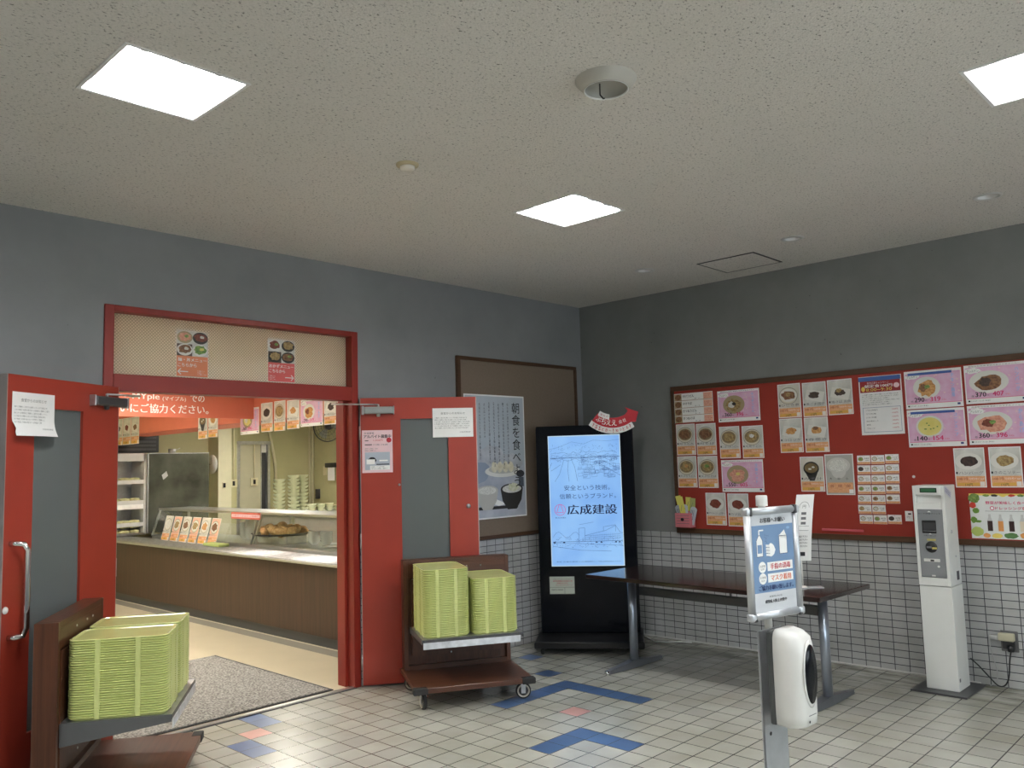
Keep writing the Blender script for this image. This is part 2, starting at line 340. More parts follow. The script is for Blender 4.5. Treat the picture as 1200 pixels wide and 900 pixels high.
class Sheet(MB):
    D = .0004
    def __init__(s, w, h, base=None, t=.0006, grid=None):
        super().__init__(); s.w, s.h, s.t = w, h, t
        base = base or m_paper
        if grid:
            b = bmesh.new(); nx, nz = grid
            V = [[b.verts.new((w*i/nx, 0, h*j/nz)) for i in range(nx+1)] for j in range(nz+1)]
            for j in range(nz):
                for i in range(nx): b.faces.new((V[j][i], V[j][i+1], V[j+1][i+1], V[j+1][i]))
            g = bmesh.ops.extrude_face_region(b, geom=b.faces[:]); bmesh.ops.translate(b, vec=(0, -t, 0), verts=[v for v in g['geom'] if isinstance(v, bmesh.types.BMVert)])
            bmesh.ops.recalc_face_normals(b, faces=b.faces[:]); s._add(b, base)
        else: s.box(0, w, -t, 0, 0, h, base)
    def y(s, l): return -s.t - s.D*l
    def poly(s, pts, mat, l=1):
        b = bmesh.new(); f = b.faces.new([b.verts.new((x, s.y(l), z)) for x, z in pts])
        f.normal_update()
        if f.normal.y > 0: f.normal_flip()
        s._add(b, mat); return s
    def rect(s, x0, z0, x1, z1, mat, l=1): return s.poly([(x0, z0), (x1, z0), (x1, z1), (x0, z1)], mat, l)
    def ell(s, cx, cz, rx, rz, mat, l=2, n=24, a=0):
        return s.poly([(cx+rx*math.cos(2*PI*k/n)*math.cos(a)-rz*math.sin(2*PI*k/n)*math.sin(a), cz+rx*math.cos(2*PI*k/n)*math.sin(a)+rz*math.sin(2*PI*k/n)*math.cos(a)) for k in range(n)], mat, l)
    def blob(s, cx, cz, rx, rz, mat, l=3, n=18, j=.18):
        return s.poly([(cx+rx*q*math.cos(2*PI*k/n), cz+rz*q*math.sin(2*PI*k/n)) for k in range(n) for q in [1+random.uniform(-j, j)]], mat, l)
    def line(s, pts, wd, mat, l=2):
        for (x0, z0), (x1, z1) in zip(pts, pts[1:]):
            dx, dz = x1-x0, z1-z0; n = math.hypot(dx, dz) or 1; px, pz = -dz/n*wd/2, dx/n*wd/2
            s.poly([(x0+px, z0+pz), (x1+px, z1+pz), (x1-px, z1-pz), (x0-px, z0-pz)], mat, l)
        return s
    def text(s, st, x0, z0, x1, z1, mat, l=4, bold=0, a=0, keep=False):
        me, ax, bx, ay, by = text_mesh(st, bold)
        sx = (x1-x0)/max(bx-ax, 1e-6); sz = (z1-z0)/max(by-ay, 1e-6)
        if keep: sx = sz = min(sx, sz)
        b = bmesh.new(); b.from_mesh(me); cx, cz = (x0+x1)/2, (z0+z1)/2
        for v in b.verts:
            X = (v.co.x-(ax+bx)/2)*sx; Z = (v.co.y-(ay+by)/2)*sz
            v.co = (cx+X*math.cos(a)-Z*math.sin(a), s.y(l)-v.co.z, cz+X*math.sin(a)+Z*math.cos(a))
        for f in b.faces:
            f.normal_update()
            if f.normal.y > 0: f.normal_flip()
        s._add(b, mat); return s
    def vtext(s, st, cx, z1, z0, wd, mat, l=4, bold=0):
        n = len(st); hh = (z1-z0)/n
        for k, ch in enumerate(st):
            if ch == ' ': continue
            me, ax, bx, ay, by = text_mesh(ch, bold); _, a2, b2, c2, d2 = text_mesh('国', 0)
            sx = wd/(b2-a2); sz = hh*.84/(d2-c2); oz = z1-hh*(k+.5)-(c2+d2)/2*sz
            s.text(ch, cx+(ax-(a2+b2)/2)*sx, oz+ay*sz, cx+(bx-(a2+b2)/2)*sx, oz+by*sz, mat, l, bold)
        return s
    def lines(s, x0, z0, x1, z1, n, mat, src='お客様のご理解とご協力をお願いいたします食堂ご利用の皆さまへ', l=4, ragged=.3):
        hh = (z1-z0)/n
        for k in range(n):
            xe = x1-(x1-x0)*random.uniform(0, ragged); m = max(3, int((xe-x0)/(hh*.62))); q = random.randrange(len(src))
            st = ((src*4)[q:q+m])[:34]
            s.text(st, x0, z1-hh*(k+.8), xe, z1-hh*(k+.2), mat, l)
        return s
    def deform(s, fn):
        for v in s.bm.verts: v.co = fn(v.co)
        return s

# ------------------------------------------------------------------ the hall shell
X0, Y0 = -8.6, -8.6
OX0, OX1, OZ = -4.325, -2.572, 2.492     # opening in the back wall
b = MB(); b.box(X0, OX0, 0, .16, 0, H, m_wallA); b.box(OX1, 0, 0, .16, 0, H, m_wallA); b.box(OX0, OX1, 0, .16, OZ, H, m_wallA)
struct('wall_back', b)
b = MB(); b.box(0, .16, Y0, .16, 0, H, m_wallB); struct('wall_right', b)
b = MB(); b.box(X0-.16, X0, Y0, .16, 0, H, m_wallA)
struct('wall_left', b)
b = MB(); b.box(X0-.16, .16, Y0-.16, Y0, 0, .9, m_wallA); b.box(X0-.16, .16, Y0-.16, Y0, 2.6, H, m_wallA); b.box(X0-.16, -5.6, Y0-.16, Y0, .9, 2.6, m_wallA); b.box(-1.2, .16, Y0-.16, Y0, .9, 2.6, m_wallA); struct('wall_front', b)
b = MB()
for a0 in (-5.6, -4.16, -2.7, -1.26): b.box(a0, a0+.06, Y0-.1, Y0-.04, .9, 2.6, m_alu)
b.box(-5.6, -1.2, Y0-.1, Y0-.04, .9, .96, m_alu); b.box(-5.6, -1.2, Y0-.1, Y0-.04, 2.54, 2.6, m_alu)
w = struct('added_window_1', b); g = MB(); g.box(-5.54, -1.26, Y0-.075, Y0-.065, .96, 2.54, m_clearglass); build('added_window_pane', g, w)  # unseen window, added so the fill light can enter
# tiled dado
b = MB(); b.box(OX1+.01, -.006, -.006, 0, 0, .9, m_tileA); struct('trim_1', b)
b = MB(); b.box(X0, OX0-.01, -.006, 0, 0, .9, m_tileA); struct('trim_2', b)
b = MB(); b.box(-.006, 0, Y0, 0, 0, .9, m_tileB); struct('trim_3', b)
b = MB(); b.box(-.016, -.006, -3.24, -.01, 0, .012, m_whitem, .003); struct('baseboard_right', b)
# floor of single tiles' cells, coloured cells by face
def cell(x, y): return (math.floor((-x-fx)/fs), math.floor((-y-fy)/fs))
BL = {(i, 0) for i in range(5)} | {(0, j) for j in range(5)} | {(5, 5), (6, 5), (7, 5), (5, 6), (5, 7)} | {cell(-1.44, -.80), cell(-1.24, -.30)} | {(12, -7), (12, -6), (14, -4), (14, -3)}
PK = {(3, 3), (13, -5)}
b = MB(); i0, i1 = b.mi(m_floor), b.mi(m_fblue); i2 = b.mi(m_fpink)
xs = sorted({X0, 0.0} | {-(fx+fs*k) for k in range(-11, 50) if X0 < -(fx+fs*k) < 0}); ys = sorted({Y0, 0.0} | {-(fy+fs*k) for k in range(-8, 60) if Y0 < -(fy+fs*k) < 0})
vv = {}
def vt(x, y):
    if (x, y) not in vv: vv[(x, y)] = b.bm.verts.new((x, y, 0))
    return vv[(x, y)]
for xa, xb in zip(xs, xs[1:]):
    for ya, yb in zip(ys, ys[1:]):
        f = b.bm.faces.new((vt(xa, ya), vt(xb, ya), vt(xb, yb), vt(xa, yb))); c = cell((xa+xb)/2, (ya+yb)/2)
        f.material_index = i1 if c in BL else i2 if c in PK else i0
struct('floor', b)
# ceiling with holes for fixtures
LIGHTS = [(-4.825, -1.917), (-2.443, -1.917), (-7.2, -1.917), (-4.825, -4.297), (-2.443, -4.297), (-7.2, -4.297), (-4.825, -6.68), (-2.443, -6.68)]
DOWNS = [(-.82, -1.32), (-.82, -2.52), (-.82, -3.70), (-.82, -4.9)]
holes = [(x-.221, x+.221, y-.221, y+.221) for x, y in LIGHTS] + [(x-.052, x+.052, y-.052, y+.052) for x, y in DOWNS]
xs = sorted({X0, 0.16} | {h[k] for h in holes for k in (0, 1)}); ys = sorted({Y0, .16} | {h[k] for h in holes for k in (2, 3)})
b = MB(); b.mi(m_ceil); vv = {}
def vt(x, y):
    if (x, y) not in vv: vv[(x, y)] = b.bm.verts.new((x, y, H))
    return vv[(x, y)]
for xa, xb in zip(xs, xs[1:]):
    for ya, yb in zip(ys, ys[1:]):
        cx, cy = (xa+xb)/2, (ya+yb)/2
        if any(h[0] < cx < h[1] and h[2] < cy < h[3] for h in holes): continue
        b.bm.faces.new((vt(xa, ya), vt(xa, yb), vt(xb, yb), vt(xb, ya)))
struct('ceiling', b)
b = MB(); b.box(X0-.2, .3, Y0-.2, .2, H+.16, H+.2, m_dark); struct('ceiling_slab', b)

# ------------------------------------------------------------------ ceiling fixtures
m_lamp = bpy.data.materials.new('lamp_panel'); N, L, bs = nodes(m_lamp); bs.inputs['Base Color'].default_value = (.9, .9, .9, 1); bs.inputs['Emission Color'].default_value = (1, .995, .985, 1); bs.inputs['Emission Strength'].default_value = LAMP
m_lampi = bpy.data.materials.new('lamp_panel_serving_room'); N, L, bs = nodes(m_lampi); bs.inputs['Base Color'].default_value = (.9, .9, .9, 1); bs.inputs['Emission Color'].default_value = (1, .95, .84, 1); bs.inputs['Emission Strength'].default_value = LAMP_IN
m_refl = M('white_reflector', (.80, .80, .80), .4); m_mirr = M('mirror_aluminium', (.93, .93, .93), .15, 1)
LDESC = ['large square recessed light nearest the left wall corner of the ceiling', 'square recessed light in the middle of the ceiling before the corner']
def sq_light(x, y, label, z=H, lm=None, s=.22, dep=.12):
    t = thing('recessed_square_light', label, 'ceiling light', (x, y, z), 0, None)
    b = MB()
    b.box(-s, -s+.004, -s, s, 0, dep, m_mirr); b.box(s-.004, s, -s, s, 0, dep, m_mirr); b.box(-s, s, -s, -s+.004, 0, dep, m_mirr); b.box(-s, s, s-.004, s, 0, dep, m_mirr); b.box(-s, s, -s, s, dep, dep+.004, m_refl)
    build('housing', b, t)
    b = MB(); q = s+.012
    w_ = s-.002
    for a in ((-q, -w_, -q, q), (w_, q, -q, q), (-w_, w_, -q, -w_), (-w_, w_, w_, q)): b.box(a[0], a[1], a[2], a[3], -.004, -.0005, m_refl)
    build('trim_frame', b, t)
    b = MB(); b.box(-s+.005, s-.005, -s+.005, s-.005, dep-.014, dep-.008, lm or m_lamp); build('lamp_panel', b, t)
    for e in (-1, 1):
        for k in (-1, 0, 1):
            c = k*s*.62
            b = MB(); b.prism([(c-.045, dep-.02), (c+.045, dep-.02), (c, .012)], e*(s-.008), e*(s-.075), m_refl); build('reflector_wedge', b, t)
    return t
sq_light(*LIGHTS[0], 'bright square recessed light at the upper left of the ceiling')
sq_light(*LIGHTS[1], 'bright square recessed light nearest the room corner, right of the smoke detector')
sq_light(*LIGHTS[4], 'bright square recessed light cut by the right edge of the photo')
for k, p in enumerate(LIGHTS):
    if k not in (0, 1, 4): sq_light(*p, ['', '', 'square recessed ceiling light out of frame over the left hall', 'square recessed ceiling light out of frame right above the viewer', '', 'square recessed ceiling light out of frame behind the left door', 'square recessed ceiling light out of frame behind the viewer, left', 'square recessed ceiling light out of frame behind the viewer, right'][k])
DL = ['small round downlight nearest the room corner beside the access hatch', 'small round downlight with a wall reflection, middle of the row along the red board', 'small round downlight at the far right of the row along the red board', 'small round downlight beyond the right edge of the photo']
for p, l in zip(DOWNS, DL):
    t = thing('round_downlight', l, 'downlight', (p[0], p[1], H), 0, 'unlit downlights in a row')
    b = MB(); b.lathe([(.052, .002), (.055, -.005), (.074, -.004), (.078, 0)], m_whitem, 32); build('trim_ring', b, t)
    b = MB(); b.lathe([(.0515, -.001), (.046, .03), (.032, .05), (0, .055)], m_refl, 32); build('reflector', b, t)
    b = MB(); b.lathe([(0, .02), (.016, .024), (.02, .035), (.012, .048), (0, .05)], m_white, 20); build('bulb', b, t)
t = thing('ceiling_speaker_housing', 'round empty speaker ring with a dangling clip on the ceiling', 'speaker', (-3.63, -3.09, H))
b = MB(); b.lathe([(.118, 0), (.116, -.008), (.088, -.040), (.084, -.041), (.082, -.036)], m_ceil if False else M('dusty_ceiling_plastic', (.52, .50, .45), .5), 48); build('cone_ring', b, t)
b = MB(); b.lathe([(.0845, -.0412), (.086, -.043), (.0815, -.0425), (.081, -.038)], M('white_rim', (.85, .85, .83), .4), 48); build('rim', b, t)
b = MB(); b.lathe([(.082, -.037), (.078, -.006), (0, -.004)], M('speaker_inner', (.40, .39, .35), .35), 40); build('inner_dish', b, t)
b = MB(); b.tube([(.0, .03, -.006), (.0, .03, -.05), (.012, .024, -.064), (.016, .02, -.062)], .003, m_black, 6); build('hanging_clip', b, t)
t = thing('smoke_detector', 'small round yellowed smoke detector on the ceiling', 'smoke detector', (-3.62, -1.88, H))
b = MB(); b.lathe([(.056, 0), (.054, -.008), (.045, -.012), (0, -.013)], M('yellowed_plastic', (.45, .38, .24), .5), 32); build('base_plate', b, t)
b = MB(); b.lathe([(.036, -.012), (.036, -.022), (.03, -.028), (0, -.030)], M('detector_cap', (.72, .68, .60), .4), 32); build('cap', b, t)
b = MB(); x0, x1, y0, y1 = -.69, -.24, -2.165, -1.70; g = .012
for a in ((x0, x1, y0, y0+g), (x0, x1, y1-g, y1), (x0, x0+g, y0, y1), (x1-g, x1, y0, y1)): b.box(*a, H-.004, H, m_black)
t = thing('access_hatch', 'square ceiling access hatch outlined in black near the corner', 'hatch')
build('hatch_frame', b, t); b = MB(); b.box(x0+g, x1-g, y0+g, y1-g, H-.003, H, m_ceil); build('hatch_panel', b, t)
# faint cable on wall near the ceiling left
# ------------------------------------------------------------------ doorway
b = MB(); f = m_redd
b.box(OX0, OX0+.055, -.012, .16, 0, OZ, f, .003); b.box(OX1-.055, OX1, -.012, .16, 0, OZ, f, .003)
b.box(OX0+.055, OX1-.055, -.012, .16, OZ-.036, OZ, f, .003); b.box(OX0+.055, OX1-.055, -.012, .10, 1.993, 2.092, f, .003)
b.box(OX0+.055, OX0+.075, .07, .16, 0, 1.99, f); b.box(OX1-.075, OX1-.055, .07, .16, 0, 1.99, f)
struct('door_1', b)
b = MB(); b.box(OX0+.055, OX1-.055, .06, .068, 2.092, OZ-.036, pattern_glass('transom_wired_glass', .45, (.97, .95, .90), .8))
w = struct('window_2', b)
b = MB(); b.box(OX0+.05, OX1-.05, -.02, .035, .0, .005, m_kdark); b.box(OX0+.05, OX1-.05, .0, .03, .005, .008, m_steel); b.box(OX0+.05, OX1-.05, -.025, -.012, .0, .006, m_dark)
struct('trim_4', b)
m_dglass = pattern_glass('door_wired_glass', .0, (.19, .215, .215), 2.2, .25)
m_edge = M('worn_edge_metal', (.42, .38, .36), .4, .6)
def leaf(name, label, s, loc, rz, handle):
    t = thing(name, label, 'door', loc, rz)
    W, g0, g1, z0, z1, T = (.835 if s > 0 else .80), .287, .628, .30, 1.857, .02
    def bx(b, u0, u1, y0, y1, za, zb, m, bev=0):
        a, c = sorted((s*u0, s*u1)); b.box(a, c, y0, y1, za, zb, m, bev)
    b = MB(); bx(b, .004, g0, -T, T, .012, 2.01, m_red); bx(b, g1, W, -T, T, .012, 2.01, m_red)
    bx(b, g0, g1, -T, T, .012, z0, m_red); bx(b, g0, g1, -T, T, z1, 2.01, m_red)
    build('leaf_panel', b, t)
    b = MB(); bx(b, g0, g1, -.004, .004, z0, z1, m_dglass); build('glass_pane', b, t)
    b = MB(); bx(b, W, W+.006, -T, T, .012, 2.01, m_edge); bx(b, .0, .004, -T, T, .012, 2.01, m_edge); build('edge_strip', b, t)
    for zz in (.17, 1.0, 1.76):
        b = MB(); b.tube([(0, -.012, zz-.05), (0, -.012, zz+.05)], .009, m_steel2, 10); build('hinge', b, t)
    # closer
    cm = m_dark if s < 0 else M('closer_grey', (.34, .36, .35), .45, .3)
    u0_ = .03 if s > 0 else -.02
    b = MB(); bx(b, u0_, .235, -T-.045, -T, 1.895, 1.945, cm, .006); cl = build('door_closer', b, t)
    b = MB(); bx(b, u0_-.018, u0_, -T-.04, -T, 1.89, 1.95, m_steel2, .002); bx(b, .235, .243, -T-.04, -T, 1.89, 1.95, m_steel2, .002); build('end_cap', b, cl)
    b = MB(); b.lathe([(.016, 0), (.012, -.02), (0, -.022)], cm, 16, at=(s*.13, -T-.022, 1.895)); build('adjuster', b, cl)
    b = MB(); b.tube([(s*.13, -T-.022, 1.945), (s*.13, -T-.022, 1.962)], .008, m_steel2)
    p1 = Vector((s*.13, -T-.022, 1.96)); p2 = Vector((-s*.12, -T-.05, 1.966)); p3 = Vector((-s*.20, .06, 1.975))
    b.tube([p1, p2], .006, m_steel2, 6); b.tube([p2, p3], .006, m_steel2, 6); build('closer_arm', b, cl)
    if handle:
        b = MB(); u = .70; yy = -T-.055
        b.tube([(s*.76, -T, 1.205), (s*.755, -T-.03, 1.205), (s*.735, yy, 1.20), (s*.718, yy-.005, 1.17), (s*.715, yy-.005, 1.0), (s*.715, yy-.005, .81), (s*.73, yy, .775), (s*.75, -T-.03, .77), (s*.76, -T, .77)], .0135, m_chrome, 12)
        build('pull_handle', b, t)
        b = MB(); b.lathe([(.017, 0), (.016, -.003), (0, -.004)], m_paper, 24, rot=Matrix.Rotation(R(-90), 4, 'X'), at=(s*.783, -T-.004, .90)); build('round_sticker', b, t)
    else:
        b = MB(); b.lathe([(.016, 0), (.015, .01), (.006, .014), (0, .014)], m_steel2, 20, rot=Matrix.Rotation(R(90), 4, 'X'), at=(.766, -T, 1.218)); build('lock_cylinder', b, t)
        b = MB(); b.lathe([(.009, 0), (.009, .008), (0, .01)], m_steel2, 16, rot=Matrix.Rotation(R(90), 4, 'X'), at=(.272, -T, 1.387)); build('door_stud', b, t)
    return t
AR = math.atan2(-.49, .68); AL = math.atan2(-.43, -.68)+PI
leaf('red_door', 'red swing door on the right of the doorway, tray cart in front', 1, (-2.57, -.024, 0), AR, False)
leaf('red_door', 'red swing door on the left of the doorway with a chrome pull handle', -1, (-4.262, -.03, 0), AL, True)
def on_leaf(s, u, z, hinge, ang, off=.0205):   # a point on the camera side of a leaf
    c, d = math.cos(ang), math.sin(ang); x = s*u
    return (hinge[0]+x*c+off*d, hinge[1]+x*d-off*c, z)
HR, HL = (-2.57, -.024), (-4.262, -.03)
def notice(w, h, curl):
    s = Sheet(w, h, grid=(14, 12), t=.0004)
    s.text('食堂からのお知らせ', w*.2, h*.78, w*.8, h*.86, m_inkg, 1)
    s.lines(w*.05, h*.28, w*.93, h*.70, 6, m_inkg, l=1); s.text('広島修道食堂', w*.66, h*.15, w*.93, h*.19, m_inkg, 1)
    return s.deform(curl)
s = notice(.295, .211, lambda c: Vector((c.x, c.y-.004*math.sin(c.x*9), c.z)))
tag(build('paper_notice', s, None, on_leaf(1, .518, 1.718, HR, AR), AR), 'white printed notice taped on the right red door', 'notice')
s = notice(.275, .213, lambda c: Vector((c.x+(.018*math.exp(-((c.z-.04)/.02)**2) if c.x < .1 else 0), c.y-.028*max(0, (.09-c.z)/.09)**2*(1+.5*math.sin(c.x*12))-.002, c.z)))
tag(build('paper_notice', s, None, on_leaf(-1, .775, 1.714, HL, AL), AL), 'white creased notice with a curling lower edge on the left red door', 'notice')
s = Sheet(.215, .302, LPINK, t=.0005)
s.text('生協食堂', .015, .275, .085, .288, m_ink); s.text('アルバイト募集中', .012, .245, .205, .270, m_ink, bold=.02); s.text('1,000円', .08, .222, .145, .236, INKR)
s.rect(.02, .225, .045, .230, m_ink); s.rect(.02, .196, .07, .202, m_ink); s.text('11:00~14:00', .08, .193, .18, .204, m_inkg); s.ell(.19, .23, .018, .018, INKR, 2)
s.lines(.02, .15, .13, .178, 2, m_inkg)
s.rect(.02, .02, .195, .145, P_('photo_bluegrey', (.45, .50, .58)), 1); s.blob(.07, .09, .03, .02, m_ink, 2); s.rect(.03, .06, .09, .095, WHT, 3); s.rect(.12, .08, .18, .09, WHT, 3); s.rect(.1, .055, .19, .062, m_ink, 3)
s.rect(.055, .02, .195, .05, WHT, 3); s.lines(.06, .022, .19, .048, 2, m_ink)
tag(build('recruitment_poster', s, None, on_leaf(1, .013, 1.477, HR, AR), AR), 'pink part-time job poster on the right red door below the closer', 'poster')
# posters taped inside the transom
def food_grid(s, x0, z0, x1, z1, cols):
    w, h = (x1-x0)/2, (z1-z0)/2; k = 0; s.rect(x0, z0, x0+w*.98, z0+h*.96, P_('table_dark', (.10, .07, .05)), 1.5)
    for j in (1, 0):
        for i in (0, 1):
            cx, cz = x0+w*(i+.5), z0+h*(j+.5); bm_, fm, extra = cols[k]; k += 1
            s.ell(cx, cz, w*.5, h*.48, bm_, 2); s.blob(cx, cz+h*.04, w*.40, h*.34, fm, 3)
            if extra: s.blob(cx+w*.1, cz+h*.1, w*.14, h*.12, extra, 4)
for x, base, cap, arrow, foods, lab in ((-3.875, PEACH, '麺・丼メニュー', -1, [(BOWLT, FP, FG), (BOWLK, FR, FW), (BOWLW, FB, FW), (BOWLW, FG, FY)], 'orange noodle and rice bowl menu poster with left arrow on the transom glass'), (-3.253, P_('coral', (.72, .13, .12)), 'おかずメニュー', 1, [(BOWLW, FR, FG), (BOWLK, FT, None), (BOWLK, FT, None), (BOWLK, FB, FG)], 'red side dish menu poster with right arrow on the transom glass')):
    s = Sheet(.206, .288, t=.0006); s.rect(.003, .003, .203, .13, base if arrow > 0 else P_('salmon', (.80, .28, .14)), 1); s.rect(.003, .13, .203, .285, PHOTO, 1)
    food_grid(s, .003, .13, .203, .285, foods)
    s.text(cap, .01, .095, .195, .118, WHT, 3, .01); s.text('こちらから', .01, .062, .13, .085, WHT, 3, .01)
    a0, a1 = (.01, .075) if arrow < 0 else (.195, .13)
    s.line([(a1, .032), (a0, .032)], .006, WHT, 3); s.line([(a0+(.02 if arrow < 0 else -.02), .05), (a0, .032), (a0+(.02 if arrow < 0 else -.02), .014)], .006, WHT, 3)
    s.lines(.135 if arrow < 0 else .01, .012, .195 if arrow < 0 else .07, .045, 3, WHT, l=3)
    tag(build('menu_poster', s, None, (x, .0585, 2.105)), lab, 'poster')

# ------------------------------------------------------------------ notice board on the back wall + breakfast poster
t = thing('notice_board', 'tall beige notice board in a dark brown frame on the back wall', 'notice board', (-1.615, 0, .905))
b = MB(); W, HH = 1.509, 1.489
b.box(0, W, -.026, -.006, 0, .03, m_brown, .002); b.box(0, W, -.026, 0, HH-.03, HH, m_brown, .002); b.box(0, .035, -.026, 0, .03, HH-.03, m_brown); b.box(W-.035, W, -.026, 0, .03, HH-.03, m_brown)
build('frame', b, t); b = MB(); b.box(.03, W-.03, -.018, 0, .03, HH-.03, m_beige); build('board_surface', b, t)
s = Sheet(.71, 1.02, t=.001); w, h = .71, 1.02
s.rect(.012, .012, w-.012, h-.012, P_('poster_bluegrey', (.50, .56, .62)), 1)
s.rect(.012, .012, w-.012, .42, M('print_table_cloth', (.36, .40, .48), .6, vs=6, col2=(.55, .58, .64)), 2)
s.blob(.3, .50, .16, .10, M('print_blur_grey', (.42, .45, .50), .6, vs=10, col2=(.60, .62, .66)), 3, j=.1); s.blob(.52, .46, .15, .07, MATS['print_blur_grey'], 3.4, j=.1)
s.blob(.16, .38, .13, .09, P_('cloth_fold', (.30, .36, .47)), 3.7)
s.ell(.43, .385, .21, .05, BOWLW, 4); s.ell(.43, .40, .17, .035, P_('plate_inner', (.55, .55, .50)), 5)
for k in range(4): s.blob(.33+.065*k, .42, .035, .045, F_('cream_dumpling', (.66, .60, .42), (.82, .78, .62), 20), 6, j=.08)
def bowl(cx, cz, r, m, fm, k=.75, l=7):
    s.poly([(cx-r, cz), (cx-r*.85, cz-r*.7), (cx-r*.4, cz-r*1.25), (cx+r*.4, cz-r*1.25), (cx+r*.85, cz-r*.7), (cx+r, cz)], m, l); s.ell(cx, cz, r, r*.33, m, l+1); s.ell(cx, cz, r*.85, r*.25, fm, l+2)
bowl(.24, .23, .125, P_('bowl_grey', (.55, .54, .50)), FW); bowl(.53, .235, .135, BOWLK, FW)
s.blob(.55, .25, .06, .035, F_('tofu', (.55, .58, .35), (.80, .80, .66), 40), 11)
s.poly([(.33, .16), (.42, .13), (.44, .11), (.37, .10), (.30, .12)], WHT, 4)
s.rect(.10, .075, .60, .10, BOWLK, 5)
s.rect(.62, .25, .68, .33, P_('dark_corner', (.08, .10, .13)), 4); s.ell(.64, .36, .05, .03, P_('dark_dish', (.03, .03, .04)), 5)
s.vtext('朝食を食べよう', .60, .965, .24, .088, m_ink, 12)
for k, (z1, z0) in enumerate([(.96, .44), (.96, .40), (.95, .46), (.96, .42), (.96, .45), (.95, .66), (.95, .48), (.95, .44)]):
    n = int((z1-z0)/.028); q = random.randrange(9); s.vtext(('朝ごはんは一日の元気のみなもとです脳に栄養を届けましょう毎日の食卓に'*2)[q:q+n], .50-.055*k, z1, z0, .016, m_ink, 12)
tag(build('breakfast_poster', s, None, (-1.556, -.0265, 1.068)), 'large breakfast poster of bowls and white dishes on the beige board', 'poster')

# ------------------------------------------------------------------ red menu board on the right wall (local x = -world y)
RB = R(-90)
t = thing('menu_board', 'long red felt menu board in a brown frame on the right wall', 'notice board', (0, -.99, .893), RB)
W, HH = 3.9, 1.236
b = MB(); b.box(0, W, -.03, 0, 0, .04, m_brown, .002); b.box(0, W, -.03, 0, HH-.04, HH, m_brown, .002); b.box(0, .03, -.03, 0, .04, HH-.04, m_brown); b.box(W-.03, W, -.03, 0, .04, HH-.04, m_brown); build('frame', b, t)
b = MB(); b.box(.03, W-.03, -.02, 0, .04, HH-.04, m_boardred); build('board_surface', b, t)
XB = -.0205
def putB(name, s, y, z, label, cat='menu card', group=None, tilt=0):
    o = build(name, s, None, (XB, y, z), RB); tag(o, label, cat, group)
    if tilt: o.rotation_euler = (0, R(tilt), RB)
    return o
def side_card(w, h, bowlm, food, photo=None, style='bowl', cap='小鉢メニュー', extra=None, k=1.0):
    s = Sheet(w, h); s.rect(.006, .006, w-.006, h-.006, photo or PHOTO, 1)
    bh = h*.30; s.rect(.006, .006, w-.006, bh*.95, ORG, 2); s.rect(.012, .012, w*.78, bh*.4, P_('amber', (.75, .42, .08)), 3); s.rect(w*.80, .008, w-.010, bh*.48, P_('card_white', (.85, .80, .74)), 4)
    cx, cz, r = w*.47, h*.66, w*.37*k
    if style == 'bowl': s.ell(cx, cz-r*.05, r*1.12, r*.98, P_('soft_shadow_print', (.36, .34, .29)), 2); s.ell(cx, cz-r*.22, r*.95, r*.74, P_('bowl_side', (.66, .62, .50)), 2.4); s.ell(cx, cz, r*1.04, r*.82, P_('bowl_rim', (.74, .70, .58)), 2.7); s.ell(cx, cz, r*.97, r*.75, bowlm, 3); s.ell(cx, cz, r*.88, r*.66, P_('bowl_shadow', (.22, .17, .10)) if bowlm is BOWLT else bowlm, 4); s.blob(cx, cz, r*.78, r*.55, food, 5)
    elif style == 'plate': s.ell(cx, cz, w*.44, w*.30, BOWLW, 3); s.blob(cx+w*.02, cz, w*.27, w*.19, food, 5, j=.1)
    elif style == 'square': s.poly([(w*.1, h*.52), (w*.82, h*.40), (w*.95, h*.70), (w*.2, h*.80)], BOWLW, 3); s.blob(cx+w*.03, cz-h*.03, w*.22, w*.14, food, 5)
    elif style == 'soup': s.ell(cx, cz, w*.33, w*.28, BOWLK, 3); s.poly([(cx-w*.32, cz-w*.04), (cx-w*.08, cz-w*.5), (cx+w*.12, cz-w*.5), (cx+w*.32, cz-w*.04)], BOWLK, 3); s.ell(cx, cz+w*.02, w*.28, w*.20, F_('miso', (.12, .08, .03), (.22, .15, .06), 15), 4)
    if extra: s.blob(cx, cz+r*.1, r*.3, r*.22, extra, 6)
    if style == 'soup': s.blob(cx-w*.05, cz-w*.02, w*.07, w*.04, FW, 6); s.blob(cx+w*.09, cz+w*.05, w*.06, w*.04, FW, 6)
    s.rect(w*.04, bh*1.14, w*.10, bh*1.32, m_ink, 3); s.text(cap, w*.14, bh*1.1, w*.93, bh*1.36, m_inkg, 6)
    s.text('100 円', w*.08, bh*.62, w*.4, bh*.82, DKRED, 6); s.text('110円', w*.32, bh*.12, w*.55, bh*.34, m_ink, 6); s.text('エネルギー kcal', w*.45, bh*.65, w*.92, bh*.82, WHT, 6)
    s.text('COOP MENU', w*.05, h*.955, w*.38, h*.965, m_inkg, 6)
    return s
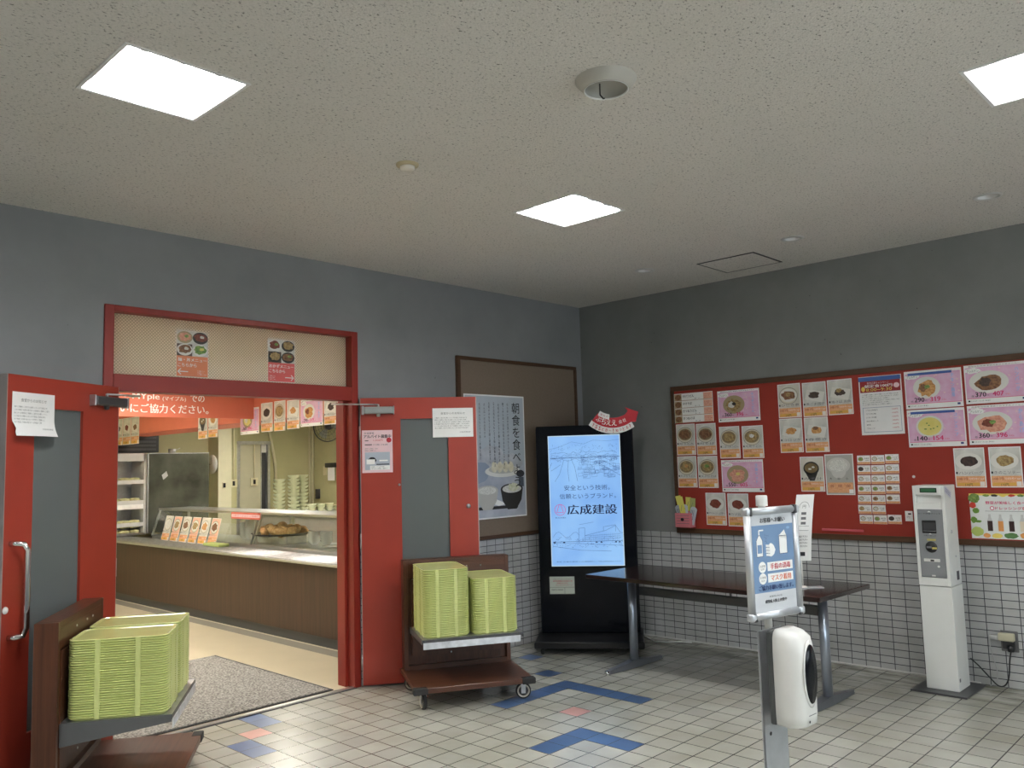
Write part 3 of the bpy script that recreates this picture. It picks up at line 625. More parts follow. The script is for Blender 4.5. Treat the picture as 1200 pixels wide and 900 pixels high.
def pink_card(w, h, plate, food, p1, p2, vt_, extra=None, tape=False, food2=None, rx=.26, soup=False):
    s = Sheet(w, h, WHT); s.rect(w*.02, h*.13, w*.98, h*.93, PINKBG, 1)
    for k in range(9): s.blob(w*random.uniform(.5, .95), h*random.uniform(.2, .9), w*.018, h*.02, LPINK, 2)
    s.blob(w*.15, h*.85, w*.14, h*.07, WHT, 3); s.text('アレルゲン', w*.05, h*.81, w*.24, h*.88, m_inkg, 4)
    cx, cz = w*.39, h*.54; s.ell(cx, cz, w*rx, h*.29, plate, 3); s.ell(cx, cz, w*rx*.86, h*.24, FY if soup else plate, 4)
    if not soup: s.blob(cx, cz-h*.02, w*rx*.68, h*.20, food, 5)
    else:
        for q in range(7): s.blob(cx+random.uniform(-.05, .07), cz+random.uniform(-.02, .03), .006, .004, FG, 5)
    if food2: s.blob(cx-w*.06, cz, w*rx*.3, h*.10, food2, 6)
    if extra: s.blob(cx+w*.01, cz+h*.02, w*.05, h*.05, extra, 7)
    s.text(p1, w*.16, h*.17, w*.34, h*.29, m_ink, 8, .015); s.text('円', w*.35, h*.18, w*.38, h*.22, m_ink, 8); s.text(p2, w*.44, h*.17, w*.62, h*.29, MAG, 8, .015); s.text('円 税込', w*.64, h*.18, w*.72, h*.22, MAG, 8); s.text('組価', w*.10, h*.17, w*.14, h*.22, m_ink, 8)
    s.vtext(vt_, w*.84, h*.88, h*.25, w*.055, SKYT, 6, .03)
    s.rect(w*.02, h*.125, w*.98, h*.135, MAG, 2); s.rect(w*.04, h*.05, w*.07, h*.09, m_ink, 2); s.text('エネルギー たんぱく質 塩分', w*.08, h*.05, w*.40, h*.09, m_inkg, 3); s.rect(w*.9, h*.05, w*.95, h*.1, INKB, 2)
    if tape: s.rect(w*.07, h*.88, w*.84, h*.945, BLUET, 9)
    else: s.text('国産野菜使用 季節のおすすめメニュー', w*.08, h*.945, w*.9, h*.975, m_inkg, 4)
    return s
# udon strips
s = Sheet(.372, .25)
for k, nm in enumerate(['かけうどん', 'かけそば', 'きつねうどん', 'きつねそば']):
    z = .25-.0625*(k+1); s.rect(.004, z+.003, .280, z+.058, WHT, 1); s.rect(.285, z+.003, .368, z+.058, PEACH, 1); s.rect(.004, z+.003, .075, z+.058, BOWLT, 2); s.ell(.04, z+.03, .03, .024, FB, 3); s.text(nm, .085, z+.026, .085+.022*len(nm), z+.048, m_ink, 3, .01); s.rect(.004, z, .368, z+.003, P_('line_brown', (.35, .16, .08)), 2); s.lines(.29, z+.01, .36, z+.05, 3, INKR, l=3); s.text('温・冷', .2, z+.008, .25, z+.018, m_inkg, 3)
putB('menu_strip', s, -1.019, 1.815, 'white and orange four-row noodle list at the top left of the red board')
PC = dict(w=.186, h=.262)
def sc_(y, z, lab, *a, **k):
    w = k.pop('w', .184); h = k.pop('h', .261); return putB('menu_card', side_card(w, h, *a, **k), y, z, lab)
sc_(-1.025, 1.544, 'noodle bowl card directly below the left half of the four-row list', BOWLT, FB, cap='肉うどん')
sc_(-1.220, 1.539, 'noodle bowl card directly below the right half of the four-row list', BOWLT, FB, cap='肉そば')
putB('menu_card', pink_card(.370, .255, BOWLT, FT, '360', '396', 'サラダうどん', BOWLK, food2=FW), -1.435, 1.801, 'pink card with a mixed noodle bowl at the top left, beside the four-row list')
sc_(-1.434, 1.507, 'brown noodle bowl card, left of the pair between the two left pink cards', BOWLT, FT, cap='ごぼう天うどん', w=.182, h=.257)
sc_(-1.637, 1.503, 'noodle card with an egg, right of the pair between the two left pink cards', BOWLT, FT, cap='月見うどん', w=.182, h=.257, extra=FW)
sc_(-1.024, 1.273, 'tempura noodle card in the leftmost column, above the leaflet holder', BOWLT, FT, cap='天ぷらうどん', extra=FO)
sc_(-1.220, 1.269, 'tempura noodle card, second from the left, in the lower noodle row', BOWLT, FT, cap='天ぷらそば', extra=FG)
putB('menu_card', pink_card(.366, .256, BOWLT, FP, '550', '605', '冷麺セット', FY, food2=FP), -1.438, 1.237, 'pink card with a red-topped noodle bowl, lower left of the board')
sc_(-1.278, .968, 'curry plate card, left of the curry pair at the bottom of the board', BOWLW, FR, style='plate', cap='カレー (中)')
sc_(-1.478, .963, 'curry plate card, right of the curry pair at the bottom of the board', BOWLW, FR, style='plate', cap='カツカレー')
sc_(-1.960, 1.805, 'white bowl side dish card, first of the upper row of three', BOWLW, FB, photo=PHOTOC, cap='ひじき煮', extra=FT)
sc_(-2.159, 1.801, 'dark side dish card, middle of the upper row of three', BOWLW, FK, style='square', cap='黒ごま団子')
sc_(-2.354, 1.805, 'seaweed roll side dish card, last of the upper row of three', BOWLW, FK, style='square', cap='塩さば お魚', extra=FT)
sc_(-1.959, 1.538, 'croquette card in the second row below the white bowl card', BOWLW, FO, style='square', cap='コロッケ')
sc_(-2.158, 1.535, 'card of fried sticks in the second row, right of the croquette card', BOWLW, FO, style='square', cap='春巻き', extra=FB)
s = Sheet(.297, .420); w, h = .297, .42
s.rect(.008, h-.115, w-.008, h-.012, DKRED, 1); s.rect(.0, h-.034, w-.004, h-.004, BLUET, 5)
s.text('朝食応援キャンペーン', .06, h-.058, .21, h-.040, LPINK, 3); s.text('朝定食100円', .04, h-.082, .235, h-.060, WHT, 3, .02); s.text('8:00~9:30', .05, h-.108, .23, h-.086, YEL, 3)
s.ell(.03, h-.09, .014, .018, YEL, 2); s.ell(.262, h-.075, .02, .018, LPINK, 2)
s.lines(.02, .21, .28, .295, 6, m_inkg); s.line([(.02, .02), (.28, .02), (.28, .195), (.02, .195), (.02, .02)], .002, INKB, 2)
for k, nm in enumerate(['ごはん味噌汁', 'サラダ小鉢', 'たまご料理', '焼き魚セット', '納豆', 'フルーツ']): s.text(nm, .04, .172-.026*k, .04+.014*len(nm), .182-.026*k, m_ink); s.text('100円', .22, .172-.026*k, .26, .182-.026*k, INKR)
putB('notice_sheet', s, -2.587, 1.646, 'white price notice with a dark red heading and blue tape on the red board', 'notice')
putB('menu_card', pink_card(.367, .262, BOWLW, FO, '290', '319', 'チキン南蛮', FG, True, FB, .24), -2.904, 1.813, 'pink 290 yen card with blue tape, upper left of the four large cards')
putB('menu_card', pink_card(.367, .258, BOWLW, FB, '370', '407', 'ハンバーグ', None, False, FK, .32), -3.287, 1.822, 'pink 370 yen card, upper right of the four large cards')
putB('menu_card', pink_card(.367, .258, BOWLW, FY, '140', '154', 'コーンスープ', None, True, None, .24, True), -2.905, 1.548, 'pink 140 yen soup card with blue tape, lower left of the four large cards')
putB('menu_card', pink_card(.367, .258, BOWLW, FP, '360', '396', 'からあげ', FG, False, FR, .32), -3.288, 1.552, 'pink 360 yen card, lower right of the four large cards')
sc_(-2.106, 1.242, 'miso soup bowl card hanging right above the white table sign', BOWLK, FB, style='soup', cap='みそ汁', photo=PHOTOC)
s = Sheet(.212, .298); s.rect(.007, .007, .205, .291, P_('photo_mid_grey', (.45, .45, .41)), 1); s.ell(.10, .175, .055, .055, P_('soft_grey', (.62, .61, .57)), 2); s.ell(.10, .215, .088, .058, P_('soft_grey', (.62, .61, .57)), 2.3); s.blob(.10, .215, .07, .045, FW, 3, j=.06); s.rect(.012, .015, .2, .09, ORG, 2)
for k, (nm, x) in enumerate([('大', .03), ('中', .09), ('小', .15)]): s.text(nm, x, .108, x+.018, .128, m_ink, 4); s.text('100', x, .055, x+.03, .075, DKRED, 4)
s.rect(.17, .012, .202, .04, WHT, 3); putB('menu_card', s, -2.299, 1.218, 'white rice bowl card left of the grid of small cards')
sc_(-3.184, 1.272, 'hamburger steak plate card above the dressing poster', BOWLW, FK, style='plate', cap='ハンバーグ', w=.186)
sc_(-3.395, 1.272, 'brown mushroom dish card at the right edge above the dressing poster', BOWLW, FT, style='plate', cap='きのこソテー', w=.186)
rows = ['top', 'second', 'third', 'fourth', 'fifth', 'sixth', 'bottom']; cols_ = ['left', 'middle', 'right']
for r_ in range(7):
    for c_ in range(3):
        if r_ == 5 and c_ == 2: continue
        y = -2.540-.0985*c_+(.003*r_ if r_ < 6 else .010); z = 1.438-.0706*r_+(.004 if c_ == 2 else 0)
        s = Sheet(.093, .063, t=.0008); s.rect(.001, .001, .092, .016, ORG, 1); s.rect(.001, .017, .092, .062, WHT, 1)
        fd = random.choice([FB, FK, FT, FG, FW]); s.ell(.025, .037, .019, .015, BOWLT if fd is not FK else BOWLK, 2); s.blob(.025, .037, .014, .010, fd, 3); s.text(random.choice(['サラダ', '冷奴', 'おひたし', '納豆', '温泉卵', 'ひじき']), .05, .036, .085, .046, m_ink, 2); s.text('88円', .06, .024, .084, .031, m_ink, 2); s.text('エネルギー', .02, .053, .06, .058, m_inkg, 2)
        putB('small_menu_card', s, y, z, f'small orange-based menu card, {rows[r_]} row, {cols_[c_]} column of the grid', 'menu card', 'grid of small menu cards')
# dressing poster
s = Sheet(.42, .291, WHT); w, h = .42, .291
s.rect(0, .004, w, h-.004, P_('poster_white', (.82, .84, .82)), 1); s.rect(0, h-.012, w, h, YEL, 2)
for cx, cz, rx, rz, m in ((.03, .262, .035, .03, FG), (.018, .215, .02, .02, P_('tomato', (.60, .05, .03))), (.035, .18, .02, .018, P_('leaf', (.18, .35, .06))), (.02, .12, .02, .02, P_('leaf', (.18, .35, .06))), (.045, .11, .02, .008, P_('leaf', (.18, .35, .06))), (.035, .045, .035, .032, P_('lettuce', (.50, .62, .16))), (.09, .02, .02, .015, P_('orange_veg', (.8, .35, .1))), (.15, .018, .03, .016, YEL), (.23, .018, .04, .018, P_('pumpkin', (.10, .22, .07))), (.32, .018, .04, .02, P_('orange_veg', (.8, .35, .1)))): s.blob(cx, max(cz, rz*1.25), rx, rz, m, 3, j=.1)
for k in range(6): s.blob(.10+.05*k, h-.012, .02, .008, [FG, BOWLK, YEL, P_('tomato', (.60, .05, .03))][k % 4], 3)
s.text('野菜が美味しく食べられる', .095, .222, .40, .242, MAG, 4, .015); s.ell(.132, .197, .013, .013, MAG, 4); s.ell(.132, .197, .009, .009, WHT, 5); s.text('ドレッシング登場!', .15, .187, .36, .207, MAG, 4, .015)
s.line([(.09, .178), (.38, .178)], .002, m_inkg, 3)
for k, m in enumerate([P_('soy', (.04, .015, .012)), P_('orange_dressing', (.75, .32, .09)), P_('soy', (.04, .015, .012)), P_('cream_dressing', (.80, .70, .55)), P_('soy', (.04, .015, .012))]):
    x = .098+.062*k; s.rect(x, .05, x+.03, .115, m, 4); s.poly([(x, .115), (x+.03, .115), (x+.022, .14), (x+.022, .158), (x+.008, .158), (x+.008, .14)], P_('bottle_clear', (.62, .62, .60)), 4); s.rect(x+.004, .06, x+.026, .095, m, 5)
putB('dressing_poster', s, -3.258, .941, 'landscape poster of salad dressing bottles and vegetables, lower right of the red board', 'poster')
b = MB(); b.box(0, .305, -.014, 0, 0, .016, M('pink_plastic', (.62, .12, .15), .4), .003); putB('pink_ledge', b, -2.25, .955, 'thin dark pink ledge strip at the bottom of the red board', 'ledge')
b = MB(); b.lathe([(.010, 0), (.009, .006), (0, .007)], m_white, 16, rot=Matrix.Rotation(R(90), 4, 'X')); putB('push_pin', b, -2.92, 1.346, 'round white push pin on the bare red felt above the ticket terminal', 'pin')
s = Sheet(.05, .07); s.rect(.02, .045, .04, .055, m_ink, 1); s.text('円', .012, .02, .03, .035, m_inkg, 1); putB('price_tag', s, -2.845, 1.04, 'tiny white price tag on the red board beside the ticket terminal', 'tag')
# leaflet holder
t = thing('leaflet_holder', 'pink pocket holder filled with leaflets at the lower left of the red board', 'leaflet holder', (XB, -1.02, .945), RB)
pk = M('pink_card', (.72, .22, .25), .6)
b = MB(); b.box(0, .150, -.07, 0, 0, .004, pk); b.box(0, .150, -.07, -.067, 0, .118, pk); b.box(0, .003, -.07, 0, 0, .118, pk); b.box(.147, .150, -.07, 0, 0, .118, pk); b.box(0, .150, -.003, 0, 0, .13, pk); build('pocket', b, t)
s = Sheet(.140, .10, pk, t=.0005)
for k in range(4): s.line([(.01, .088-.022*k), (.13, .088-.022*k)], .003, m_inkg, 1)
s.ell(.065, .055, .016, .014, m_ink, 2); o = build('pocket_label', s, t, (.005, -.0702, .01))
lf_y = M('yellow_leaflet', (.75, .72, .16), .7); lf_w = M('pale_leaflet', (.50, .56, .62), .7)
lf = [(.015, .02, -14, lf_w, 'small grey-blue oval ticket fanned at the left of the leaflet holder'), (.055, .028, -4, lf_w, 'small grey-blue oval ticket in the middle of the leaflet holder'), (.105, .024, 16, lf_w, 'small grey-blue oval ticket fanned at the right of the leaflet holder')]
for k, (x, z, a, m, l) in enumerate(lf):
    s = Sheet(.062, .135, m, t=.001)
    s.ell(.031, .128, .031, .022, m, .5)
    for q in range(3): s.line([(.012+.012*q, .03), (.012+.012*q, .12)], .003, m_ink, 1)
    o = build('leaflet', s, None, (XB-.035-.006*k, -1.02-x, .955+z), RB); o.rotation_euler = (0, R(a), RB); tag(o, l, 'leaflet')
for k, (x, z, a, l) in enumerate([(.0, .13, -12, 'yellow folded leaflet standing at the far left of the leaflet holder'), (.045, .09, -9, 'tall yellow curled leaflet at the front of the leaflet holder'), (.075, .125, 3, 'yellow leaflet at the back of the leaflet holder, left of its partner'), (.115, .12, 6, 'olive leaflet standing at the back right of the leaflet holder')]):
    s = Sheet(.052, .115 if k != 1 else .15, lf_y if k < 3 else M('olive_leaflet', (.42, .46, .16), .7), t=.001, grid=(3, 10)); s.line([(.01, .03), (.03, .08)], .003, m_inkg, 1); s.deform(lambda c: Vector((c.x+.3*c.z*c.z, c.y-.8*c.z*c.z, c.z)))
    o = build('leaflet', s, None, (XB-[.012, .052, .018, .024][k], -1.02-x, .955+z), RB); o.rotation_euler = (0, R(a), RB); tag(o, l, 'leaflet')

# ------------------------------------------------------------------ digital signage kiosk
K = (-.639, -.513); KA = R(-54.065)
t = thing('signage_kiosk', 'tall black digital signage kiosk standing across the room corner', 'digital sign', (K[0], K[1], 0), KA)
W = .809; b = MB()
b.box(-W/2, W/2, .0, .10, .11, 1.818, m_blackg, .006); build('body', b, t)
b = MB(); b.box(-W/2-.004, W/2+.004, .02, .13, .11, 1.80, m_black, .004); build('rear_shell', b, t)
b = MB(); b.box(-.431, .431, -.335, .25, .05, .105, m_black, .008); build('base_plinth', b, t)
for x in (-.37, .37):
    for y in (-.28, .19):
        b = MB(); b.lathe([(.0, -.012), (.022, -.012), (.025, -.006), (.025, .006), (.022, .012), (0, .012)], m_rubber, 20, rot=Matrix.Rotation(R(90), 4, 'Y'), at=(x, y, .025)); b.box(x-.02, x+.02, y-.012, y+.012, .04, .052, m_steel2); build('caster', b, t)
m_scr = bpy.data.materials.new('lit_screen'); N, L, bs = nodes(m_scr); bs.inputs['Base Color'].default_value = (.01, .01, .01, 1); bs.inputs['Roughness'].default_value = .15
tc = N.new('ShaderNodeTexCoord'); no = N.new('ShaderNodeTexNoise'); no.inputs['Scale'].default_value = 3; L.new(tc.outputs['Object'], no.inputs[0])
cr = N.new('ShaderNodeValToRGB'); cr.color_ramp.elements[0].position = .35; cr.color_ramp.elements[0].color = (.22, .45, .88, 1); cr.color_ramp.elements[1].position = .65; cr.color_ramp.elements[1].color = (.31, .57, .95, 1)
L.new(no.outputs[0], cr.inputs[0]); L.new(cr.outputs[0], bs.inputs['Emission Color']); bs.inputs['Emission Strength'].default_value = .70
def scr(name, c): return M('screen_'+name, (.01, .01, .01), .2, emis=c, es=.55)
s = Sheet(.605, 1.084, m_scr, t=.002); w, h = .605, 1.084; s.D = .0003
ln = scr('line', (.03, .07, .22)); ln2 = scr('line_light', (.07, .15, .38)); dk = scr('dark', (.012, .02, .07)); pkk = scr('pink', (.75, .10, .42)); wh = scr('white', (.75, .92, 1.0))
s.line([(0, h-.004), (w, h-.004)], .006, wh, 1); s.line([(w-.003, 0), (w-.003, h)], .006, wh, 1); s.line([(.003, 0), (.003, h)], .005, wh, 1); s.line([(0, .003), (w, .003)], .005, wh, 1)
rn = random.Random(3)
for y0 in (.94, .915, .90, .88): s.line([(.03+.571*k/22, y0+rn.uniform(-.012, .012)) for k in range(22)], .0016, ln, 1)
s.line([(.0, .97), (.08, .985), (.2, 1.03), (.3, 1.01), (.38, 1.04), (.5, 1.03), (.6, 1.04)], .0016, ln2, 1); s.line([(.02, .895), (w-.01, .90)], .004, ln, 1)
for p in ([(.13, .88), (.09, .76), (.05, .70)], [(.17, .88), (.16, .80), (.17, .70)], [(.19, .89), (.22, .82), (.24, .70)], [(.03, .86), (.0, .80)], [(.4, .86), (.6, .74)], [(.45, .87), (.6, .79)], [(.02, .79), (.10, .84)]): s.line(p, .002, ln, 1)
for k in range(85):
    x, z = rn.uniform(.24, .56), rn.uniform(.72, .90); a, c = rn.uniform(.015, .06), rn.uniform(.008, .035); s.line([(x, z), (min(x+a, .595), z+.003), (min(x+a, .595), z+c), (x, z+c), (x, z)], .0014, rn.choice([ln, ln2]), 1)
for k in range(130):
    x, z = rn.uniform(.01, .58), rn.uniform(.86, 1.0); s.line([(x, z), (x+rn.uniform(-.015, .015), z+rn.uniform(0, .02))], .0014, ln2, 1)
s.text('安全という技術。', .125, .625, .505, .668, ln, 2); s.text('信頼というブランド。', .085, .555, .555, .598, ln, 2)
cxx, czz = .085, .465; s.line([(cxx+.045*math.cos(2*PI*k/28), czz+.045*math.sin(2*PI*k/28)) for k in range(29)], .004, pkk, 2)
s.line([(cxx-.028, czz-.022), (cxx-.006, czz+.045), (cxx+.006, czz+.045), (cxx+.028, czz-.022), (cxx-.028, czz-.022)], .004, pkk, 2); s.text('KOSEI', .045, .395, .13, .405, ln, 2)
s.text('広成建設', .145, .425, .56, .505, dk, 2, .025)
s.line([(.02, .19), (.25, .185), (.6, .165)], .002, ln, 1); s.line([(.02, .165), (.25, .13), (.5, .12)], .002, ln, 1); s.line([(.02, .20), (w-.01, .205)], .003, ln, 1)
s.line([(.235, .20), (.235, .31), (.285, .315), (.285, .20)], .002, ln, 1); s.line([(.285, .25), (.46, .29), (.54, .33), (.58, .27), (.6, .27)], .002, ln, 1); s.line([(.44, .285), (.44, .32), (.54, .335), (.54, .28)], .002, ln, 1); s.line([(.24, .34), (.36, .36)], .002, ln2, 1)
for z in (.215, .232, .248): s.line([(.29, z), (.58, z+.012)], .0015, ln, 1)
for k in range(22): x = .29+.013*k; s.line([(x, .205), (x, .25+.0012*k)], .001, ln2, 1)
s.line([(.02+.22*k/9, .24+.03*math.sin(k)+.01*k*(9-k)/9) for k in range(10)], .002, ln2, 1)
for k in range(130):
    x, z = rn.uniform(.01, .59), rn.uniform(.15, .24); s.line([(x, z), (x+rn.uniform(.004, .014), z+rn.uniform(-.006, .012))], .0016, ln, 1)
for x in (.03, .11, .38, .42, .54, .57): s.blob(x, .195, .010, .005, dk, 2)
s.text('本社 広島市東区上大須賀町1-1 TEL(082)264-1711', .04, .03, .57, .042, ln, 2)
o = build('screen', s, t, (-.3045, -.001, .651))
s = Sheet(.208, .143, M('greenish_white_card', (.60, .66, .58), .5), t=.001); s.text('お問い合わせはこちらまで', .03, .118, .18, .126, m_inkg, 2); s.text('広告募集のお知らせ', .03, .100, .19, .112, INKR, 2, .01); s.text('掲載受付中', .06, .084, .15, .094, INKR, 2); s.text('デジタルサイネージ', .05, .068, .19, .078, INKR, 2); s.line([(0, .055), (.208, .055)], .002, m_ink, 2); s.line([(.125, 0), (.125, .055)], .002, m_ink, 2); s.text('082-000', .015, .03, .11, .04, m_ink, 2); s.line([(0, 0), (.208, 0), (.208, .143), (0, .143), (0, 0)], .002, m_dark, 2)
build('contact_sticker', s, t, (-.327, -.001, .425))
# curved arrow sign on the top
s = MB()
def arc(cx, cz, r, a0, a1, n=10): return [(cx+r*math.cos(R(a0+(a1-a0)*k/n)), cz+r*math.sin(R(a0+(a1-a0)*k/n))) for k in range(n+1)]
RD = P_('pop_red', (.55, .02, .035)); cx, cz = .25, 2.25
b = s
band = lambda r0, r1, a0, a1: arc(cx, cz, r0, a0, a1)+arc(cx, cz, r1, a1, a0)
b.prism(band(.492, .425, 233, 300), -.010, -.006, WHT)
b.prism(arc(cx, cz, .43, 234, 292)+[(cx+.43*math.cos(R(300)), cz+.43*math.sin(R(300)))]+[(cx+.265, cz-.375), (cx+.30, cz-.27), (cx+.14, cz-.215), (cx+.175, cz-.255)]+arc(cx, cz, .325, 296, 236), -.016, -.010, RD)
b.prism(band(.345, .29, 238, 262), -.022, -.016, WHT)
def arctext(st, r, a0, a1, sz, mat, yy, bold=0):
    for k, ch in enumerate(st):
        a = a0+(a1-a0)*(k+.5)/len(st); me, ax, bx, ay, by = text_mesh(ch, bold); bb = bmesh.new(); bb.from_mesh(me); sx = sz/max(bx-ax, .5)
        for v in bb.verts:
            X, Z = (v.co.x-(ax+bx)/2)*sx, (v.co.y-(ay+by)/2)*sx; th = R(a+90); dz_ = v.co.z
            v.co = (cx+r*math.cos(R(a))+X*math.cos(th)-Z*math.sin(th), yy-dz_, cz+r*math.sin(R(a))+X*math.sin(th)+Z*math.cos(th))
        for f in bb.faces:
            f.normal_update()
            if f.normal.y > 0: f.normal_flip()
        b._add(bb, mat)
arctext('ぶちええ', .377, 238, 276, .062, WHT, -.0172, .05); arctext('会社', .377, 279, 294, .042, WHT, -.0172, .05)
arctext('地元の', .317, 241, 260, .024, INKR, -.0232); arctext('TSSどき〜!知っとる?', .460, 236, 298, .030, INKR, -.0112, .02)
for v_ in b.bm.verts: v_.co.x = .2535+(v_.co.x-.252)*.70; v_.co.z = 1.739+(v_.co.z-1.758)*.79
tag(build('promotional_topper', b, None, (K[0], K[1], 0), KA), 'curved red arrow sign with white lettering fixed to the kiosk top corner', 'sign')
cable = MB(); cable.tube([(-.05, -.62, .006), (-.12, -.72, .006), (-.2, -.84, .006), (-.16, -.93, .006), (-.09, -1.0, .006), (-.05, -1.1, .006)], .005, m_white, 8)
tag(build('white_cable', cable), 'white cable lying on the floor behind the kiosk', 'cable')

# ------------------------------------------------------------------ table
TX, TY, TA = -1.012, -1.929, R(-92.567)
t = thing('folding_table', 'long dark brown table with grey metal legs before the right wall', 'table', (TX, TY, 0), TA)
m_ttop = wood_mat('dark_table_top', (.018, .011, .010), (.034, .019, .017), .14, 0, 25, .5); m_leg = M('blue_grey_metal', (.36, .40, .47), .28, .8, var=.03); m_foot = M('foot_grey_metal', (.16, .17, .19), .35, .6)
b = MB(); b.box(-.895, .895, -.337, .337, .667, .695, m_ttop, .003); build('table_top', b, t)
for sx in (-1, 1):
    x = sx*.741; b = MB(); b.loft([[(x+.028*math.cos(a), .036*math.sin(a), z) for a in [2*PI*k/20 for k in range(20)]] for z in (.05, .66)], m_leg); lg = build('leg', b, t)
    b = MB(); b.box(x-.03, x+.03, -.2, .2, .645, .667, m_foot); build('top_bracket', b, lg)
    b = MB(); b.loft([[(x+ww*cx_, y, z0+hh*cz_) for cx_, cz_ in ((-1, 0), (1, 0), (.8, 1), (-.8, 1))] for y, ww, z0, hh in ((-.315, .022, .005, .022), (-.1, .032, .005, .042), (0, .036, .005, .055), (.1, .032, .005, .042), (.315, .022, .005, .022))], m_foot, smooth=False); ft = build('foot', b, t)
    for y in (-.315, .315): b = MB(); b.lathe([(.0, .0), (.02, 0), (.022, .012), (.018, .026), (0, .028)], m_chrome, 16, at=(x, y, 0)); build('foot_cap', b, ft)
b = MB(); b.box(-.715, .715, .05, .085, .515, .575, M('beam_grey', (.13, .135, .14), .4, .4), .004); build('cross_beam', b, t)
b = MB(); b.box(.05, .062, .06, .072, .575, .667, m_dark); build('beam_hanger', b, t)
# paper banner on a wire stand, on the table
t = thing('table_banner_stand', 'narrow white paper sign on a thin stand near the right end of the table', 'sign', (-1.077, -2.566, .695), R(-50))
b = MB(); b.box(-.02, .12, -.035, .035, 0, .004, M('clear_acrylic', (.55, .56, .60), .1), .001); b.lathe([(.028, .004), (.022, .010), (.006, .014), (0, .014)], m_white, 20); build('base', b, t)
b = MB(); b.tube([(0, 0, .01), (0, 0, .20)], .004, m_white, 8); build('rod', b, t)
s = Sheet(.11, .41, grid=(6, 16)); 
s.line([(.055+.03*math.cos(a), .33+.035*math.sin(a)) for a in [PI*k/12 for k in range(13)]], .002, m_inkg, 1); s.text('円', .045, .325, .065, .345, m_inkg, 1)
for z in (.285, .255, .225): s.rect(.04, z, .07, z+.016, m_inkg, 1)
s.line([(.02, .215), (.09, .215)], .002, m_inkg, 1); s.line([(.02, .19), (.09, .188)], .002, m_inkg, 1)
for z in (.145, .125, .105, .085): s.text('ご協力下さい', .022, z, .085, z+.013, m_ink, 1, .02)
s.rect(.04, .03, .072, .055, m_ink, 1)
s.deform(lambda c: Vector((c.x-.05+.15*(c.z/.41)**2*.28, c.y-.02*math.sin(c.z*7), c.z)))
build('paper_strip', s, t, (0, 0, .165))

# ------------------------------------------------------------------ hand sanitiser stand
t = thing('sanitiser_stand', 'slim grey metal post of the hand sanitiser stand in the foreground', 'stand', (-3.74, -3.70, 0), R(-6))
b = MB(); b.box(-.16, .16, -.19, .16, 0, .008, m_whitem, .002); build('floor_plate', b, t)
b = MB(); b.box(-.060, .060, .0, .004, .008, 1.0, M('grey_post_metal', (.42, .44, .46), .45, .5, var=.06, vs=20)); b.box(-.060, -.057, 0, .008, .008, 1.0, MATS['grey_post_metal']); b.box(.057, .060, 0, .008, .008, 1.0, MATS['grey_post_metal']); po = build('post_plate', b, t)
b = MB(); 
for z in (.715,): b.lathe([(.006, 0), (0, -.001)], m_black, 12, rot=Matrix.Rotation(R(-90), 4, 'X'), at=(-.03, -.0012, z-.015))
build('screw_hole', b, po)
b = MB(); b.tube([(.045, .036, .90), (.045, .036, 1.37)], .012, m_white, 16); b.lathe([(.018, 0), (.018, .03), (.016, .033), (0, .033)], m_white, 24, at=(.045, .036, 1.362)); b.box(.02, .06, .004, .036, .90, .93, m_steel2); build('sign_pole', b, t)
t = thing('hand_sanitiser_dispenser', 'white automatic hand sanitiser dispenser with a black oval window on the post', 'dispenser', (-3.75, -3.722, .738), R(-4))
hh = .255
def rr(w, y0, y1, r, n=6):   # plan outline: flat back, rounded front
    pts = [(w, y0), (w, y0)]
    pts = [(-w, y0), (-w, y1+r)]+[(-w+r-r*math.cos(a), y1+r-r*math.sin(a)) for a in [PI/2*k/n for k in range(1, n+1)]]
    pts += [(-x, y) for x, y in reversed(pts)]; return pts
rings = []
for z, w, y1, r in [(0, .050, -.085, .03), (.006, .056, -.098, .035), (.03, .058, -.102, .038), (.2, .058, -.102, .038), (.235, .056, -.094, .038), (.25, .050, -.075, .034), (.257, .038, -.048, .02)]:
    rings.append([(x, y, z*1.06) for x, y in rr(w, -.02, y1, r)])
b = MB(); b.loft(rings, m_white); build('cover', b, t)
b = MB(); b.box(-.059, .059, -.02, 0, .002, .268, M('dark_backplate', (.06, .065, .065), .4), .004); build('back_plate', b, t)
b = MB(); b.loft([[(.033*q*math.cos(a), y, .150+(.085*q)*math.sin(a)) for a in [2*PI*k/28 for k in range(28)]] for q, y in ((1.12, -.100), (1.12, -.1035), (1.0, -.105))], m_white); wd = build('window_surround', b, t)
b = MB(); b.loft([[(.033*q*math.cos(a), y, .150+(.085*q)*math.sin(a)) for a in [2*PI*k/28 for k in range(28)]] for q, y in ((1.0, -.103), (.97, -.107), (.4, -.108))], m_blackg); build('level_window', b, t)
b = MB(); b.box(-.02, .02, -.1035, -.1025, .035, .037, m_inkg); b.lathe([(.004, 0), (0, -.001)], m_ink, 10, rot=Matrix.Rotation(R(-90), 4, 'X'), at=(-.02, -.104, .02)); build('sensor_mark', b, t)
